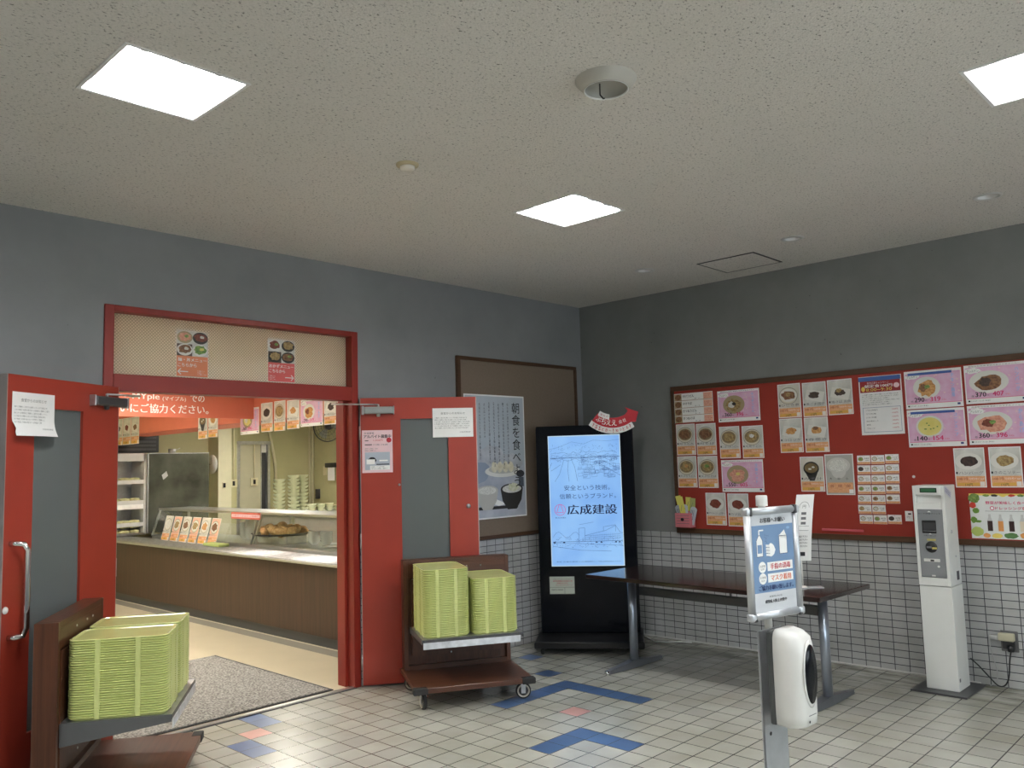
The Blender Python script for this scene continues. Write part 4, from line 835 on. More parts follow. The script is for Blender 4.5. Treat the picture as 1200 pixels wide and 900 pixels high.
# snap frame sign on its pole
t = thing('framed_hygiene_sign', 'blue hand hygiene and mask sign in a silver snap frame above the dispenser', 'sign', (-3.716, -3.705, 1.031), R(-14.6))
W, HH = .115, .33
b = MB()
for x in (-1, 1): b.tube([(x*(W-.010), -.006, .018), (x*(W-.010), -.006, HH-.018)], .0115, m_alu, 14)
for z in (.010, HH-.010): b.tube([(-W+.018, -.006, z), (W-.018, -.006, z)], .0115, m_alu, 14)
build('snap_profile', b, t)
for x in (-1, 1):
    for z in (.010, HH-.010): b = MB(); b.box(x*(W-.009)-.0125, x*(W-.009)+.0125, -.018, .005, z-.0125, z+.0125, m_alu, .006, 2); b.box(x*(W-.016)-.0065, x*(W-.016)+.0065, -.0185, .0, z-.0135, z-.004 if z < .1 else z+.0135, m_dark, .003, 2); build('corner_joint', b, t)
b = MB(); b.box(-W+.01, W-.01, -.004, .002, .01, HH-.01, m_whitem); build('back_panel', b, t)
w, h = .194, .292; s = Sheet(w, h, P_('sign_white', (.62, .64, .67)), t=.001); BL_ = P_('sign_blue', (.17, .28, .46)); NV = P_('navy', (.02, .04, .14))
s.rect(.006, .058, w-.004, h-.034, BL_, 1); s.text('お客様へお願い', .045, h-.027, w-.038, h-.012, m_ink, 2, .01)
s.rect(.025, .165, .052, .212, WHT, 2); s.poly([(.025, .212), (.052, .212), (.042, .228), (.035, .228)], WHT, 2); s.rect(.036, .228, .041, .243, WHT, 2); s.line([(.038, .243), (.058, .243)], .004, WHT, 2); s.rect(.029, .175, .048, .20, BL_, 3); s.line([(.025, .165), (.052, .165), (.052, .212), (.042, .228), (.035, .228), (.025, .212), (.025, .165)], .0015, NV, 3)
s.blob(.088, .182, .018, .020, WHT, 2, j=.08)
for k in range(4): s.line([(.066, .196-.009*k), (.082, .194-.009*k)], .007, WHT, 2); s.line([(.068, .1915-.009*k), (.082, .1895-.009*k)], .001, NV, 3)
for k in range(9): s.ell(.062+random.uniform(0, .02), .205+random.uniform(0, .028), .0012, .0012, NV, 2, 6)
s.rect(.125, .168, .160, .222, WHT, 2); s.ell(.1425, .222, .0175, .006, WHT, 2); s.poly([(.128, .225), (.150, .240), (.156, .226)], WHT, 3); s.line([(.125, .168), (.160, .168), (.160, .222), (.125, .222), (.125, .168)], .0015, NV, 3); s.ell(.168, .245, .008, .004, SKY, 2)
for z, tx_, c1 in ((.122, '手指の消毒', '入店時'), (.088, 'マスク着用', 'お食事')):
    s.ell(.046, z+.011, .0165, .0165, WHT, 2); s.text(c1, .034, z+.011, .058, z+.018, m_inkg, 3); s.text('以外', .038, z+.002, .054, z+.008, m_inkg, 3); s.rect(.068, z-.002, .180, z+.024, WHT, 2); s.text(tx_, .080, z+.002, .170, z+.020, INKR if z > .1 else P_('orange_ink', (.75, .15, .05)), 3, .015)
s.text('ご協力お願い致します。', .026, .064, .178, .079, NV, 3, .01); s.text('飲食店における', .07, .042, .125, .047, m_ink, 3); s.text('感染拡大防止対策中', .05, .026, .145, .036, m_ink, 3, .015)
build('printed_sheet', s, t, (-w/2, -.005, .019))

# ------------------------------------------------------------------ ticket / card terminal
t = thing('ticket_terminal', 'slim white floor-standing card terminal in front of the red board', 'terminal', (-.24, -3.11, 0), R(-90.5))
m_tw = M('terminal_white', (.78, .79, .76), .35, var=.02); m_tg = M('terminal_grey', (.24, .25, .26), .4)
b = MB(); b.box(-.166, .166, -.2, .2, 0, .012, m_dark, .002); build('base_plate', b, t)
b = MB(); b.box(-.097, .097, -.105, .111, .012, .655, m_tw, .003); lb = build('lower_cabinet', b, t)
b = MB(); hw, fy_ = .097, -.111
b.box(-hw, hw, fy_+.03, .105, .66, 1.297, m_tw, .003)
b.box(-hw, -hw+.02, fy_, fy_+.031, .66, 1.297, m_tw, .002); b.box(hw-.02, hw, fy_, fy_+.031, .66, 1.297, m_tw, .002); b.box(-hw+.02, hw-.02, fy_, fy_+.031, .66, .71, m_tw, .002); b.box(-hw+.02, hw-.02, fy_, fy_+.031, 1.238, 1.297, m_tw, .002)
b.prism([(-hw+.02, 1.145), (hw-.02, 1.145), (hw-.02, 1.185), (-hw+.02, 1.185)], fy_+.004, fy_+.031, m_tw); hd = build('head_cabinet', b, t)
b = MB(); b.box(-.077, .077, fy_-.001, fy_+.031, .712, 1.145, m_tg, .004); fa = build('fascia', b, t)
b = MB(); b.box(-.05, .052, fy_-.002, fy_+.001, 1.252, 1.282, m_black); b.box(-.044, .046, fy_-.003, fy_-.001, 1.257, 1.277, M('green_lcd', (.02, .06, .03), .3, emis=(.02, .08, .03), es=.5)); build('lcd_display', b, t)
b = MB(); b.box(-.051, .034, fy_-.004, fy_-.0005, .992, 1.074, m_black, .002); b.box(-.044, .03, fy_-.006, fy_-.003, 1.01, 1.06, m_dark); b.box(-.044, .03, fy_-.008, fy_-.003, 1.005, 1.008, m_steel2); build('card_slot', b, fa)
b = MB(); b.lathe([(.036, 0), (.034, .004), (0, .005)], m_black, 28, rot=Matrix.Rotation(R(90), 4, 'X'), at=(-.004, fy_-.001, .905)); b.box(-.03, -.002, fy_-.009, fy_-.004, .898, .91, m_steel2); b.box(.003, .03, fy_-.009, fy_-.004, .892, .904, M('brass_yellow', (.5, .42, .12), .4)); b.box(-.026, .026, fy_-.003, fy_-.001, .945, .957, MATS['brass_yellow']); build('card_reader', b, fa)
b = MB(); b.box(-.053, .044, fy_-.010, fy_-.001, .812, .832, m_white, .002); b.lathe([(.008, 0), (.006, .006), (0, .006)], m_white, 16, rot=Matrix.Rotation(R(90), 4, 'X'), at=(.032, fy_-.001, .783)); b.box(-.012, .010, fy_-.003, fy_-.001, .72, .729, m_white); b.box(-.012, .010, fy_-.011, fy_-.009, .815, .826, m_black); build('receipt_outlet', b, fa)
s = Sheet(.14, .02, m_tg, t=.0002); s.text('カード情報プリンタ', .0, .008, .135, .018, m_ink, 1); s.text('▲', .055, .022, .08, .030, WHT, 1); build('fascia_lettering', s, fa, (-.07, fy_-.0012, 1.105))
s = Sheet(.08, .012, m_tg, t=.0002); s.text('お取り出し口', .0, .001, .075, .010, m_ink, 1); s.text('▲', .03, .014, .05, .02, WHT, 1); build('fascia_lettering', s, fa, (-.045, fy_-.0012, .972))
s = Sheet(.125, .045, M('sloped_label', (.68, .70, .76), .5), t=.001); 
for z in (.012, .022, .032): s.line([(.01, z), (.11, z)], .003, INKB, 1)
o = build('side_label', s, hd, (hw+.003, -.118, 1.255), R(90)); o.rotation_euler = (R(0), R(22), R(90))
b = MB(); b.lathe([(.012, 0), (.010, .005), (0, .006)], m_steel2, 16, rot=Matrix.Rotation(R(90), 4, 'Y'), at=(hw, -.03, 1.0)); b.lathe([(.006, 0), (.005, .004), (0, .004)], m_steel2, 12, rot=Matrix.Rotation(R(90), 4, 'Y'), at=(hw, .02, .84)); build('side_lock', b, hd)
b = MB(); b.box(hw, hw+.003, .015, .055, .69, .745, m_dark); build('side_socket', b, hd)
b = MB(); b.box(hw, hw+.002, -.09, -.07, .07, .09, m_inkg); build('side_tag', b, lb)
# outlet, plugs, cords
t = thing('wall_outlet', 'grey wall socket plate in the tiles right of the terminal', 'outlet', (-.006, -3.42, .29), RB)
b = MB(); b.box(-.045, .055, -.006, 0, -.06, .07, M('outlet_grey', (.15, .15, .15), .4), .003); build('cover_plate', b, t)
b = MB(); b.box(-.035, .035, -.009, -.006, -.045, .045, m_dark, .002); build('socket_insert', b, t)
t = thing('power_adapter', 'cream power adapter and grey plug in the wall socket', 'plug', (-.015, -3.42, .32), RB)
b = MB(); b.box(-.05, .04, -.045, 0, -.02, .028, M('cream_plastic', (.62, .58, .42), .4), .006, 2); build('adapter_body', b, t)
b = MB(); b.box(-.10, -.05, -.04, -.01, -.018, .012, m_whitem, .006, 2); build('side_plug', b, t)
t = thing('black_power_cord', 'black power cord looping from the wall socket to the terminal', 'cord', (0, 0, 0))
b = MB(); b.lathe([(.018, -.02), (.022, 0), (.018, .02), (0, .022)], m_black, 16, at=(-.035, -3.435, .255)); build('plug', b, t)
b = MB(); pts = [(-.035, -3.435, .24), (-.045, -3.425, .18), (-.055, -3.415, .08), (-.06, -3.39, .025), (-.06, -3.35, .02), (-.06, -3.30, .07), (-.07, -3.25, .13), (-.09, -3.21, .175)]
def smooth(p, n=6):
    p = [Vector(q) for q in p]; out = []
    for k in range(len(p)-1):
        a, b_, c, d = p[max(k-1, 0)], p[k], p[k+1], p[min(k+2, len(p)-1)]
        for i in range(n):
            u = i/n; out.append(.5*((2*b_)+(c-a)*u+(2*a-5*b_+4*c-d)*u*u+(3*b_-a-3*c+d)*u**3))
    return out+[p[-1]]
b.tube(smooth(pts), .0045, m_black, 8); build('cord', b, t)
b = MB(); b.tube(smooth([(-.03, -3.315, .318), (-.035, -3.312, .29), (-.03, -3.325, .2), (-.03, -3.345, .1), (-.03, -3.335, .03), (-.04, -3.30, .008)]), .003, M('grey_cord', (.4, .4, .4), .5), 6)
tag(build('thin_grey_cord', b), 'thin grey cord hanging from the plug beside the terminal', 'cord')
# object at the right edge: green box on bracket and black foot, cut by the frame
t = thing('bench_stand', 'green-topped stand with a black bracket cut by the right photo edge', 'stand', (-.30, -3.66, 0))
b = MB(); b.box(-.05, .05, -.08, .045, 0, .055, m_black, .01, 2); build('foot', b, t)
b = MB(); b.box(-.012, .012, -.03, -.005, .05, .68, m_dark); build('upright', b, t)
b = MB(); b.box(-.10, .06, -.15, .02, .50, .58, M('lime_plastic', (.42, .50, .14), .4), .004); build('green_box', b, t)
b = MB(); b.tube([(-.02, .02, .52), (-.02, .07, .505)], .006, m_black, 8); build('hook', b, t)

# ------------------------------------------------------------------ trays and carts
m_flange = M('pale_worn_steel', (.66, .68, .72), .4, .3, var=.15, vs=25); m_shelfdark = M('shelf_dark_steel', (.16, .165, .17), .4, .7)
def tray_mesh():
    b = MB(); hw, hd, r = .152, .214, .045
    def ring(ins, z, n=5):
        out = []; w, d, q = hw-ins, hd-ins, max(r-ins*.5, .012)
        for cx, cy, a0 in ((w-q, d-q, 0), (-w+q, d-q, 90), (-w+q, -d+q, 180), (w-q, -d+q, 270)):
            for k in range(n+1): a = R(a0+90*k/n); out.append((cx+q*math.cos(a), cy+q*math.sin(a), z))
        return out
    b.loft([ring(.014, 0), ring(.009, .003), ring(.005, .0112), ring(.001, .0122), ring(0, .014), ring(.0005, .016), ring(.007, .017)], m_tray, cap=False)
    b.loft([ring(.007, .0165), ring(.014, .013), ring(.02, .0122)], m_trayi, cap=False)
    bm = b.bm; i = b.mi(m_trayi)
    for z, ins in ((.0122, .02), (0, .014)):
        f = bm.faces.new([bm.verts.new(p) for p in ring(ins, z)]); f.material_index = i
    # stacking lugs
    for x in (-.06, .06):
        for s_ in (-1, 1): b.box(x-.011, x+.011, s_*hd-.008 if s_ > 0 else -hd+.0012, hd-.0012 if s_ > 0 else -hd+.008, .004, .0142, m_tray)
    for y in (-.085, .085):
        for s_ in (-1, 1): b.box(s_*hw-.004 if s_ > 0 else -hw-.0006, hw+.0006 if s_ > 0 else -hw+.004, y-.011, y+.011, .0045, .0150, m_tray)
    return b
proto = None
def cart(pose, lab, stacks, flange, turn=(6, 82, 70, 10)):
    global proto
    X, Y, A = pose[0], pose[1], R(pose[2])
    t = thing('tray_cart', lab, 'cart', (X, Y, 0), A)
    zp, D, W, zt, T = .14, .60, .386, .873, .10
    b = MB(); b.box(-W, W, -D, 0.0, zp-.032, zp, m_cart, .002); pf = build('platform', b, t)
    for sx in (-1, 1): b = MB(); b.box(sx*(W-.035)-.045, sx*(W-.035)+.045, -D-.004, -D+.05, zp-.036, zp+.001, m_rubber, .004); build('corner_bumper', b, pf)
    b = MB(); w = .374
    b.box(-w, -w+.03, -T, 0, zp, zt, m_cartv, .002); b.box(w-.03, w, -T, 0, zp, zt, m_cartv, .002); b.box(-w+.03, w-.03, -T, 0, zt-.03, zt, m_cart, .002); b.box(-w+.03, w-.03, -T+.03, 0, zp, zt-.03, m_cartv)
    b.box(-w+.055, w-.055, -T+.0, -T+.03, .23, zt-.13, m_cartv); b.box(-w+.03, w-.03, -T, -T+.03, zt-.12, zt-.03, m_cart); b.box(-w+.03, w-.03, -T, -T+.03, zp, zp+.03, m_cart)
    up = build('upright_panel', b, t)
    for x in (-.05, 0.0, .12, .22):
        b = MB(); b.lathe([(.006, 0), (.005, .003), (0, .004)], m_steel2, 10, rot=Matrix.Rotation(R(90), 4, 'X'), at=(x-.05, -T, zt-.06 if x != 0 else zp+.10)); build('screw', b, up)
    zs, ws, ds = .427, .330, .565
    b = MB(); b.box(-ws, ws, -ds, -T, zs-.003, zs, m_steel2); b.box(-ws, ws, -ds-.002, -ds, zs-.02, zs, m_dark); b.box(-ws+.005, ws-.02, -ds-.006, -ds-.002, zs-.058, zs-.018, m_flange)
    for sx in (-1, 1):   # triangular side flange
        x = sx*ws; bb = bmesh.new(); P4 = [(x, -ds, zs+.002), (x, -T, zs+.002), (x, -T, zs-flange), (x, -ds, zs-.03)]; q = .003*sx
        A_ = [bb.verts.new(p) for p in P4]; B_ = [bb.verts.new((p[0]+q, p[1], p[2])) for p in P4]
        bb.faces.new(A_); bb.faces.new(B_[::-1])
        for j in range(4): bb.faces.new((A_[j], B_[j], B_[(j+1) % 4], A_[(j+1) % 4]))
        bmesh.ops.recalc_face_normals(bb, faces=bb.faces[:]); b._add(bb, m_shelfdark)
    build('tray_shelf', b, t)
    for sx in (-1, 1):
        for yy, rot_ in ((-D+.07, turn[0] if sx < 0 else turn[1]), (-.06, turn[2] if sx < 0 else turn[3])):
            x = sx*(W-.06)
            c = bpy.data.objects.new('caster', None); C.objects.link(c); c.parent = t; c.location = (x, yy, 0); c.rotation_euler = (0, 0, R(rot_))
            b = MB(); b.box(-.024, .024, -.024, .024, zp-.040, zp-.034, m_steel2); 
            for q in (-1, 1): b.box(q*.017-.0015, q*.017+.0015, -.018, .012, .035, zp-.038, m_steel2)
            b.lathe([(.01, zp-.052), (.014, zp-.038)], m_steel2, 12); build('fork', b, c)
            ry = Matrix.Rotation(R(90), 4, 'Y')
            b = MB(); b.lathe([(.034, -.012), (.046, -.013), (.050, -.006), (.050, .006), (.046, .013), (.034, .012)], m_rubber, 28, rot=ry, at=(0, -.004, .050)); build('tyre', b, c)
            b = MB(); b.lathe([(.031, -.010), (.038, -.0135), (.0405, -.0145), (.0405, .0145), (.038, .0135), (.031, .010)], m_wheel, 28, rot=ry, at=(0, -.004, .050)); b.lathe([(0, -.016), (.010, -.016), (.012, -.008), (.032, -.006), (.032, .006), (.012, .008), (.010, .016), (0, .016)], m_dark, 28, rot=ry, at=(0, -.004, .050)); build('wheel_hub', b, c)
    u = Vector((math.cos(A), math.sin(A), 0)); v = Vector((-math.sin(A), math.cos(A), 0))
    for sx, n, name in stacks:
        for k in range(n):
            p = Vector((X, Y, 0))+u*(sx+random.uniform(-.0008, .0008))+v*(-.332+random.uniform(-.0008, .0008)); p.z = zs+.0005+.0105*k
            lb_ = ('topmost green tray of ' if k == n-1 else 'bottom green tray of ' if k == 0 else 'yellow-green plastic tray in the middle of ')+name
            if proto is None: proto = build('cafeteria_tray', tray_mesh()); o = proto
            else: o = proto.copy(); C.objects.link(o)
            o.location = p; o.rotation_euler = (0, 0, A+random.uniform(-.004, .004)); tag(o, lb_, 'tray', 'green trays in '+name)
cart((-2.105, -.475, -30.1), 'walnut wheeled tray cart standing before the right red door', [(-.165, 40, 'the taller left stack on the right cart'), (.156, 33, 'the lower right stack on the right cart')], .04)
cart((-4.683, -.505, 56.0), 'walnut tray cart at the left edge before the left red door', [(-.168, 33, 'the nearer stack on the left cart'), (.156, 33, 'the farther stack on the left cart')], .10)

# ------------------------------------------------------------------ serving room beyond the doorway
HK = 2.62
b = MB(); b.box(-8.6, 1.3, .16, 6.7, -.02, 0.0, m_cream); b.box(OX0, OX1, 0, .16, -.02, 0, m_cream); struct('floor_serving_room', b)
b = MB(); b.box(-8.6, 1.4, .16, 6.7, HK, HK+.1, M('serving_room_ceiling', (.66, .64, .58), .8)); struct('ceiling_serving_room', b)
b = MB(); b.box(-8.6, 1.4, 6.5, 6.66, 0, HK, m_kwall); struct('wall_far', b)
b = MB(); b.box(1.25, 1.41, .16, 6.5, 0, HK, m_kwall); struct('wall_serving_room_right', b)
b = MB(); b.box(-8.76, -8.6, .16, 6.66, 0, HK, m_kwall); struct('wall_serving_room_left', b)
b = MB(); b.box(.0, 1.25, .16, .2, 0, HK, m_kwall); struct('wall_serving_room_near', b)
for k, (x, y) in enumerate([(-3.4, 1.6), (-3.4, 4.0), (-.4, 2.2), (-.4, 4.6), (-5.8, 2.6), (-5.8, 5.2)]): sq_light(x, y, ['square ceiling light inside the serving room above the mat, hidden by the lintel', 'square ceiling light inside the serving room before the counter, hidden by the lintel', 'square ceiling light above the glass case, hidden by the lintel', 'square ceiling light above the bowl stacks, hidden by the lintel', 'square ceiling light in the left part of the serving room', 'square ceiling light in the far left of the serving room'][k], HK-.125, m_lampi, .30, .12)
b = MB(); 
m_mat = M('grey_carpet_pile', (.06, .055, .05), .95, vs=75, col2=(.42, .40, .37), bump=.9, bs=90)
t = thing('door_mat', 'speckled grey carpet mat with a black rubber edge inside the doorway', 'mat', (-4.2, .065, 0))
b.box(0, 1.45, 0, 1.70, 0, .006, m_rubber); build('rubber_border', b, t); b = MB(); b.box(.025, 1.425, .02, 1.675, .006, .010, m_mat); build('carpet_pile', b, t)
# counter along x=-2.03
t = thing('serving_counter', 'long wood-panelled serving counter with steel tray rails', 'counter', (-2.03, .3, 0))
CL = 5.9
b = MB(); b.box(0, .9, 0, CL, .09, .695, m_counter); build('body', b, t)
b = MB(); b.box(.03, .9, 0, CL, 0, .09, m_dark); build('kick_plate', b, t)
b = MB(); b.box(-.06, .36, 0, CL, .695, .715, m_steel, .002)
for k in range(6): b.tube([(-.045+.06*k, .01, .722), (-.045+.06*k, CL-.01, .722)], .010, m_steel2, 8)
build('tray_rail', b, t)
b = MB(); b.box(.33, .93, 0, CL-.7, .715, .75, m_steel, .003); build('worktop', b, t)
b = MB(); b.box(-2.16, -2.03, .3, 6.2, 0, .001, m_kdark); struct('trim_5', b)
# glass cases on the worktop (x from -1.7)
def case(y0, y1, label):
    t = thing('glass_display_case', label, 'display case', (-1.69, y0, .75)); l = y1-y0
    b = MB(); b.box(.0, .012, 0, l, .012, .31, m_clearglass) if False else None
    bb = bmesh.new(); g = [(0, 0, .01), (0, l, .01), (.10, l, .315), (.10, 0, .315)]; A_ = [bb.verts.new(p) for p in g]; B_ = [bb.verts.new((p[0]+.006, p[1], p[2])) for p in g]; bb.faces.new(A_); bb.faces.new(B_[::-1])
    for j in range(4): bb.faces.new((A_[j], B_[j], B_[(j+1) % 4], A_[(j+1) % 4]))
    bmesh.ops.recalc_face_normals(bb, faces=bb.faces[:]); b._add(bb, m_clearglass); build('front_glass', b, t)
    b = MB(); b.box(.09, .50, 0, l, .305, .33, m_steel, .003); build('top_shelf', b, t)
    for y in (0, l-.02):
        b = MB(); b.prism([(0, 0), (.02, 0), (.12, .31), (.10, .31)], y, y+.02, m_steel); b.box(.46, .49, y, y+.02, 0, .305, m_steel); build('post', b, t)
    b = MB(); b.box(.0, .5, 0, l, 0, .008, m_steel); build('case_floor', b, t)
    return t
case(1.25, 3.08, 'glass display case with fried food at the right of the counter'); case(3.12, 5.55, 'glass display case behind the row of menu cards on the counter')
# cards in front of the left case
for k in range(6):
    s = side_card(.20, .29, BOWLW, [FW, FT, FB, FT, FO, FB][k], photo=PEACH if k % 2 else PHOTOC, cap='丼メニュー')
    o = build('menu_card', s, None, (-1.80, 5.02-.232*k, .728), RB); o.rotation_euler = (R(-14), 0, RB)
    tag(o, ['first', 'second', 'third', 'fourth', 'fifth', 'last'][k]+' from the left of six orange menu cards leaning on the counter glass', 'menu card', 'menu cards leaning on the counter glass')
s = Sheet(.62, .07, P_('notice_red', (.70, .16, .12)), t=.001); s.rect(.01, .02, .61, .05, LPINK, 1); s.text('お取りください ご自由に', .03, .026, .59, .044, INKR, 2); tag(build('shelf_label', s, None, (-1.608, 3.68, 1.00), RB), 'long pink-red label strip on the glass case edge', 'label')
# food
t = thing('serving_platter', 'dark oval platter heaped with golden fried food in the glass case', 'platter', (-1.42, 2.95, .85))
b = MB(); b.lathe([(0, -.012), (.26, -.01), (.31, .01), (.315, .014), (.25, 0), (0, -.004)], m_dark, 36); build('platter', b, t)
b = MB(); b.box(-.12, .12, -.28, .28, -.092, -.012, m_steel2, .004); build('riser', b, t)
food_m = M('fried_crust', (.42, .20, .06), .6, vs=60, col2=(.75, .46, .20), bump=.7, bs=90)
def nugget(r):
    b = MB(); bb = bmesh.new(); bmesh.ops.create_icosphere(bb, subdivisions=2, radius=r)
    for v in bb.verts: v.co = v.co*random.uniform(.86, 1.14)
    b._add(bb, food_m, smooth=True); return b
np_ = build('fried_piece', nugget(.05)); np_.location = (-1.42, 2.95, .93); tag(np_, 'topmost golden fried piece on the dark platter', 'fried food', 'fried pieces on the platter')
for k in range(22):
    a = k*2.4; q = .05+.19*math.sqrt((k+.5)/22); o = np_.copy(); C.objects.link(o); o.location = (-1.42+q*math.cos(a)*.9, 2.95+q*math.sin(a)*1.1, .875+.045*(1-q/.25)); o.rotation_euler = (a, k, a*2); o.scale = (1, 1.3, .7); o['label'] = 'golden fried piece heaped on the dark platter'
bp = MB(); m_bowlg = M('pale_green_porcelain', (.60, .62, .42), .3, var=.05); bp.lathe([(.035, 0), (.038, .008), (.07, .022), (.083, .050), (.085, .052), (.080, .050), (.066, .026), (0, .014)], m_bowlg, 24)
bw = build('green_bowl', bp); first = [True]
def bowl_at(x, y, z, lab, grp, sc_=1):
    if first[0]: o = bw; first[0] = False
    else: o = bw.copy(); C.objects.link(o)
    o.location = (x, y, z); o.scale = (sc_,)*3; tag(o, lab, 'bowl', grp)
# white cups and small bowls in the right case
wp = MB(); wp.lathe([(.03, 0), (.032, .006), (.055, .03), (.062, .055), (.064, .056), (.058, .052), (.05, .03), (0, .012)], m_white, 20); wc = build('white_bowl', wp); fw = True
for (x, y, n, l) in ((-1.40, 2.38, 4, 'first stack of white bowls beside the fried food'), (-1.36, 2.22, 4, 'second stack of white bowls beside the fried food'), (-1.42, 3.60, 8, 'stack of white bowls left of the case divider'), (-1.40, 3.76, 6, 'farther stack of white bowls left of the divider')):
    for k in range(n):
        if fw: o = wc; fw = False
        else: o = wc.copy(); C.objects.link(o)
        o.location = (x, y, .76+.026*k); tag(o, ('top white bowl of the ' if k == n-1 else 'white bowl in the ')+l, 'bowl', l)
b = MB(); b.lathe([(0, 0), (.10, .002), (.125, .012), (.10, .006), (0, .004)], m_white, 28)
pl = build('white_plate', b); pl.location = (-1.45, 1.95, .762); tag(pl, 'white plate lying in the right glass case, left one', 'plate', 'plates in the glass case')
for k, y in enumerate((1.62, 1.40)): o = pl.copy(); C.objects.link(o); o.location = (-1.45, y, .762); o['label'] = ['white plate lying in the right glass case, middle one', 'white plate lying in the right glass case, nearest the door jamb'][k]
b = MB(); b.box(-.06, .06, -.18, .18, 0, .03, M('green_packet', (.42, .50, .16), .5), .008, 2); tag(build('green_packet', b, None, (-1.85, 3.55, .732)), 'flat yellow-green packet on the rails after the menu cards', 'packet')
# refrigerated showcase at the counter end
t = thing('refrigerated_showcase', 'open steel showcase with shelves of wrapped plates at the counter end', 'showcase', (-2.02, 6.0, .738))
b = MB(); b.box(0, .44, 0, .42, .94, 1.04, m_whitem, .003); b.box(-.02, 0, 0, .42, 0, 1.04, m_steel); b.box(.42, .45, 0, .42, 0, 1.04, m_whitem); b.box(0, .44, .40, .42, 0, 1.04, m_steel); b.box(0, .44, 0, .42, 0, .03, m_steel); build('cabinet', b, t)
for k, z in enumerate((.14, .42, .68)):
    b = MB(); b.box(0, .42, .02, .40, z, z+.012, m_steel2); sh = build('shelf', b, t); b = MB(); b.box(0, .42, .005, .02, z-.03, z+.02, m_whitem); build('price_rail', b, sh)
b = MB(); b.box(0, .42, .005, .010, .33, .39, m_paper); 
for q in range(5): b.box(.02+.08*q, .07+.08*q, .002, .005, .34, .38, WHT)
build('price_cards', b, t)
pm = M('wrapped_green_plate', (.58, .56, .30), .25, var=.15, vs=30)
b = MB(); b.lathe([(0, 0), (.05, .0), (.075, .02), (.06, .04), (0, .05)], pm, 20); pw = build('wrapped_plate', b); fp = True
for kk, z in enumerate((.03, .095, .153, .433, .693)):
    for q in range(3):
        if fp: o = pw; fp = False
        else: o = pw.copy(); C.objects.link(o)
        o.location = (-2.02+.08+.13*q, 6.10, .73+z+.001); tag(o, f'wrapped dish in the showcase, level {["bottom", "just above bottom", "lower shelf", "middle shelf", "upper shelf"][kk]}, {["left", "centre", "right"][q]} one', 'dish', 'wrapped dishes in the showcase')
t = thing('dark_glass_panel', 'large dark reflective screen panel standing beside the showcase', 'panel', (-1.55, 5.98, .75))
b = MB(); b.box(0, .82, 0, .02, .0, 1.02, M('smoked_glass', (.07, .075, .06), .14, var=.5, vs=2.5), .002); build('panel', b, t); b = MB(); b.box(-.015, 0, -.005, .025, 0, 1.02, m_steel2); b.box(0, .82, -.004, .022, 1.02, 1.03, m_steel2); build('edge_frame', b, t)
b = MB(); b.prism([(.19, .68), (.25, .73), (.23, .79), (.17, .74)], -.01, 0, m_steel2); build('small_tag', b, t)
b = MB(); b.box(0, .62, 0, .4, 0, .24, m_black)
for k in range(4): b.box(0, .58, -.012, 0, .03+.05*k, .055+.05*k, m_dark)
tag(build('ventilation_grille', b, None, (-2.0, 6.08, 1.79)), 'black slatted grille unit on top of the showcase', 'grille')
b = MB(); b.lathe([(0, 0), (.045, 0), (.05, .05), (.047, .05), (.043, .004), (0, .004)], m_steel2, 20, at=(0, 0, 0)); b.tube([(.05, 0, .03), (.12, .03, .06)], .005, m_steel2, 6); tag(build('steel_pot', b, None, (-1.24, 5.99, 1.782)), 'small steel pot standing on the dark panel', 'pot')
# soffit with red face over the counter
b = MB(); sal = M('salmon_sign_panel', (.66, .17, .10), .5, var=.02); b.box(-1.95, -1.5, .3, 6.4, 2.0, HK, sal); struct('trim_6', b)
s = Sheet(4.0, .42, sal, t=.02); s.text('お手洗い・', 1.95, .15, 2.34, .205, WHT, 2, .01); s.text('MYple', 2.39, .142, 2.635, .212, WHT, 2, .02); s.text('(マイプル)', 2.66, .145, 2.88, .192, WHT, 2, .01); s.text('での', 2.92, .148, 3.06, .212, WHT, 2, .02)
s.text('お手伝いにご協力ください。', 2.02, .035, 3.10, .118, WHT, 2, .02)
tag(build('hanging_text_banner', s, None, (-5.50-.02, 2.6, 2.022)), 'orange-red hanging banner with white lettering seen under the lintel', 'banner')
# cards hanging from the soffit
def hang(y, w, z0, h, kind, lab, *a, **k):
    s = side_card(w, h, *a, **k) if kind == 's' else pink_card(w, h, *a, **k)
    tag(build('hanging_menu_card', s, None, (-1.952, y, z0), RB), lab, 'menu card')
for k in range(3): hang(6.05-.25*k, .24, 1.88, .33, 's', ['leftmost', 'middle', 'rightmost'][k]+' of three joined menu cards hanging at the far left of the serving room', BOWLW, [FK, FR, FB][k], style='square')
hang(3.76, .21, 1.87, .29, 's', 'hanging card with a dark bowl, left of the far pair under the banner', BOWLK, FW, style='soup'); hang(3.53, .21, 1.875, .29, 's', 'hanging pale card, right of the far pair under the banner', BOWLW, FO, style='plate')
hang(2.845, .365, 1.876, .26, 'p', 'leftmost pink card hanging above the counter right of the banner', BOWLT, FY, '360', '396', 'おすすめ丼', food2=FW)
hang(2.44, .213, 1.885, .28, 's', 'hanging card with a dark meat plate, next to the leftmost pink card', BOWLW, FK, style='plate'); hang(2.197, .20, 1.882, .285, 's', 'hanging card with a noodle bowl, middle of three portrait cards', BOWLT, FT); hang(1.968, .21, 1.89, .268, 's', 'hanging card with a fried spring roll, right of three portrait cards', BOWLW, FO, style='square')
hang(1.738, .36, 1.90, .245, 'p', 'right pink card hanging above the counter', BOWLW, FO, '290', '319', '定食', food2=FR); hang(1.357, .21, 1.90, .245, 's', 'hanging card with dark rolls next to the door jamb', BOWLW, FK, style='square')
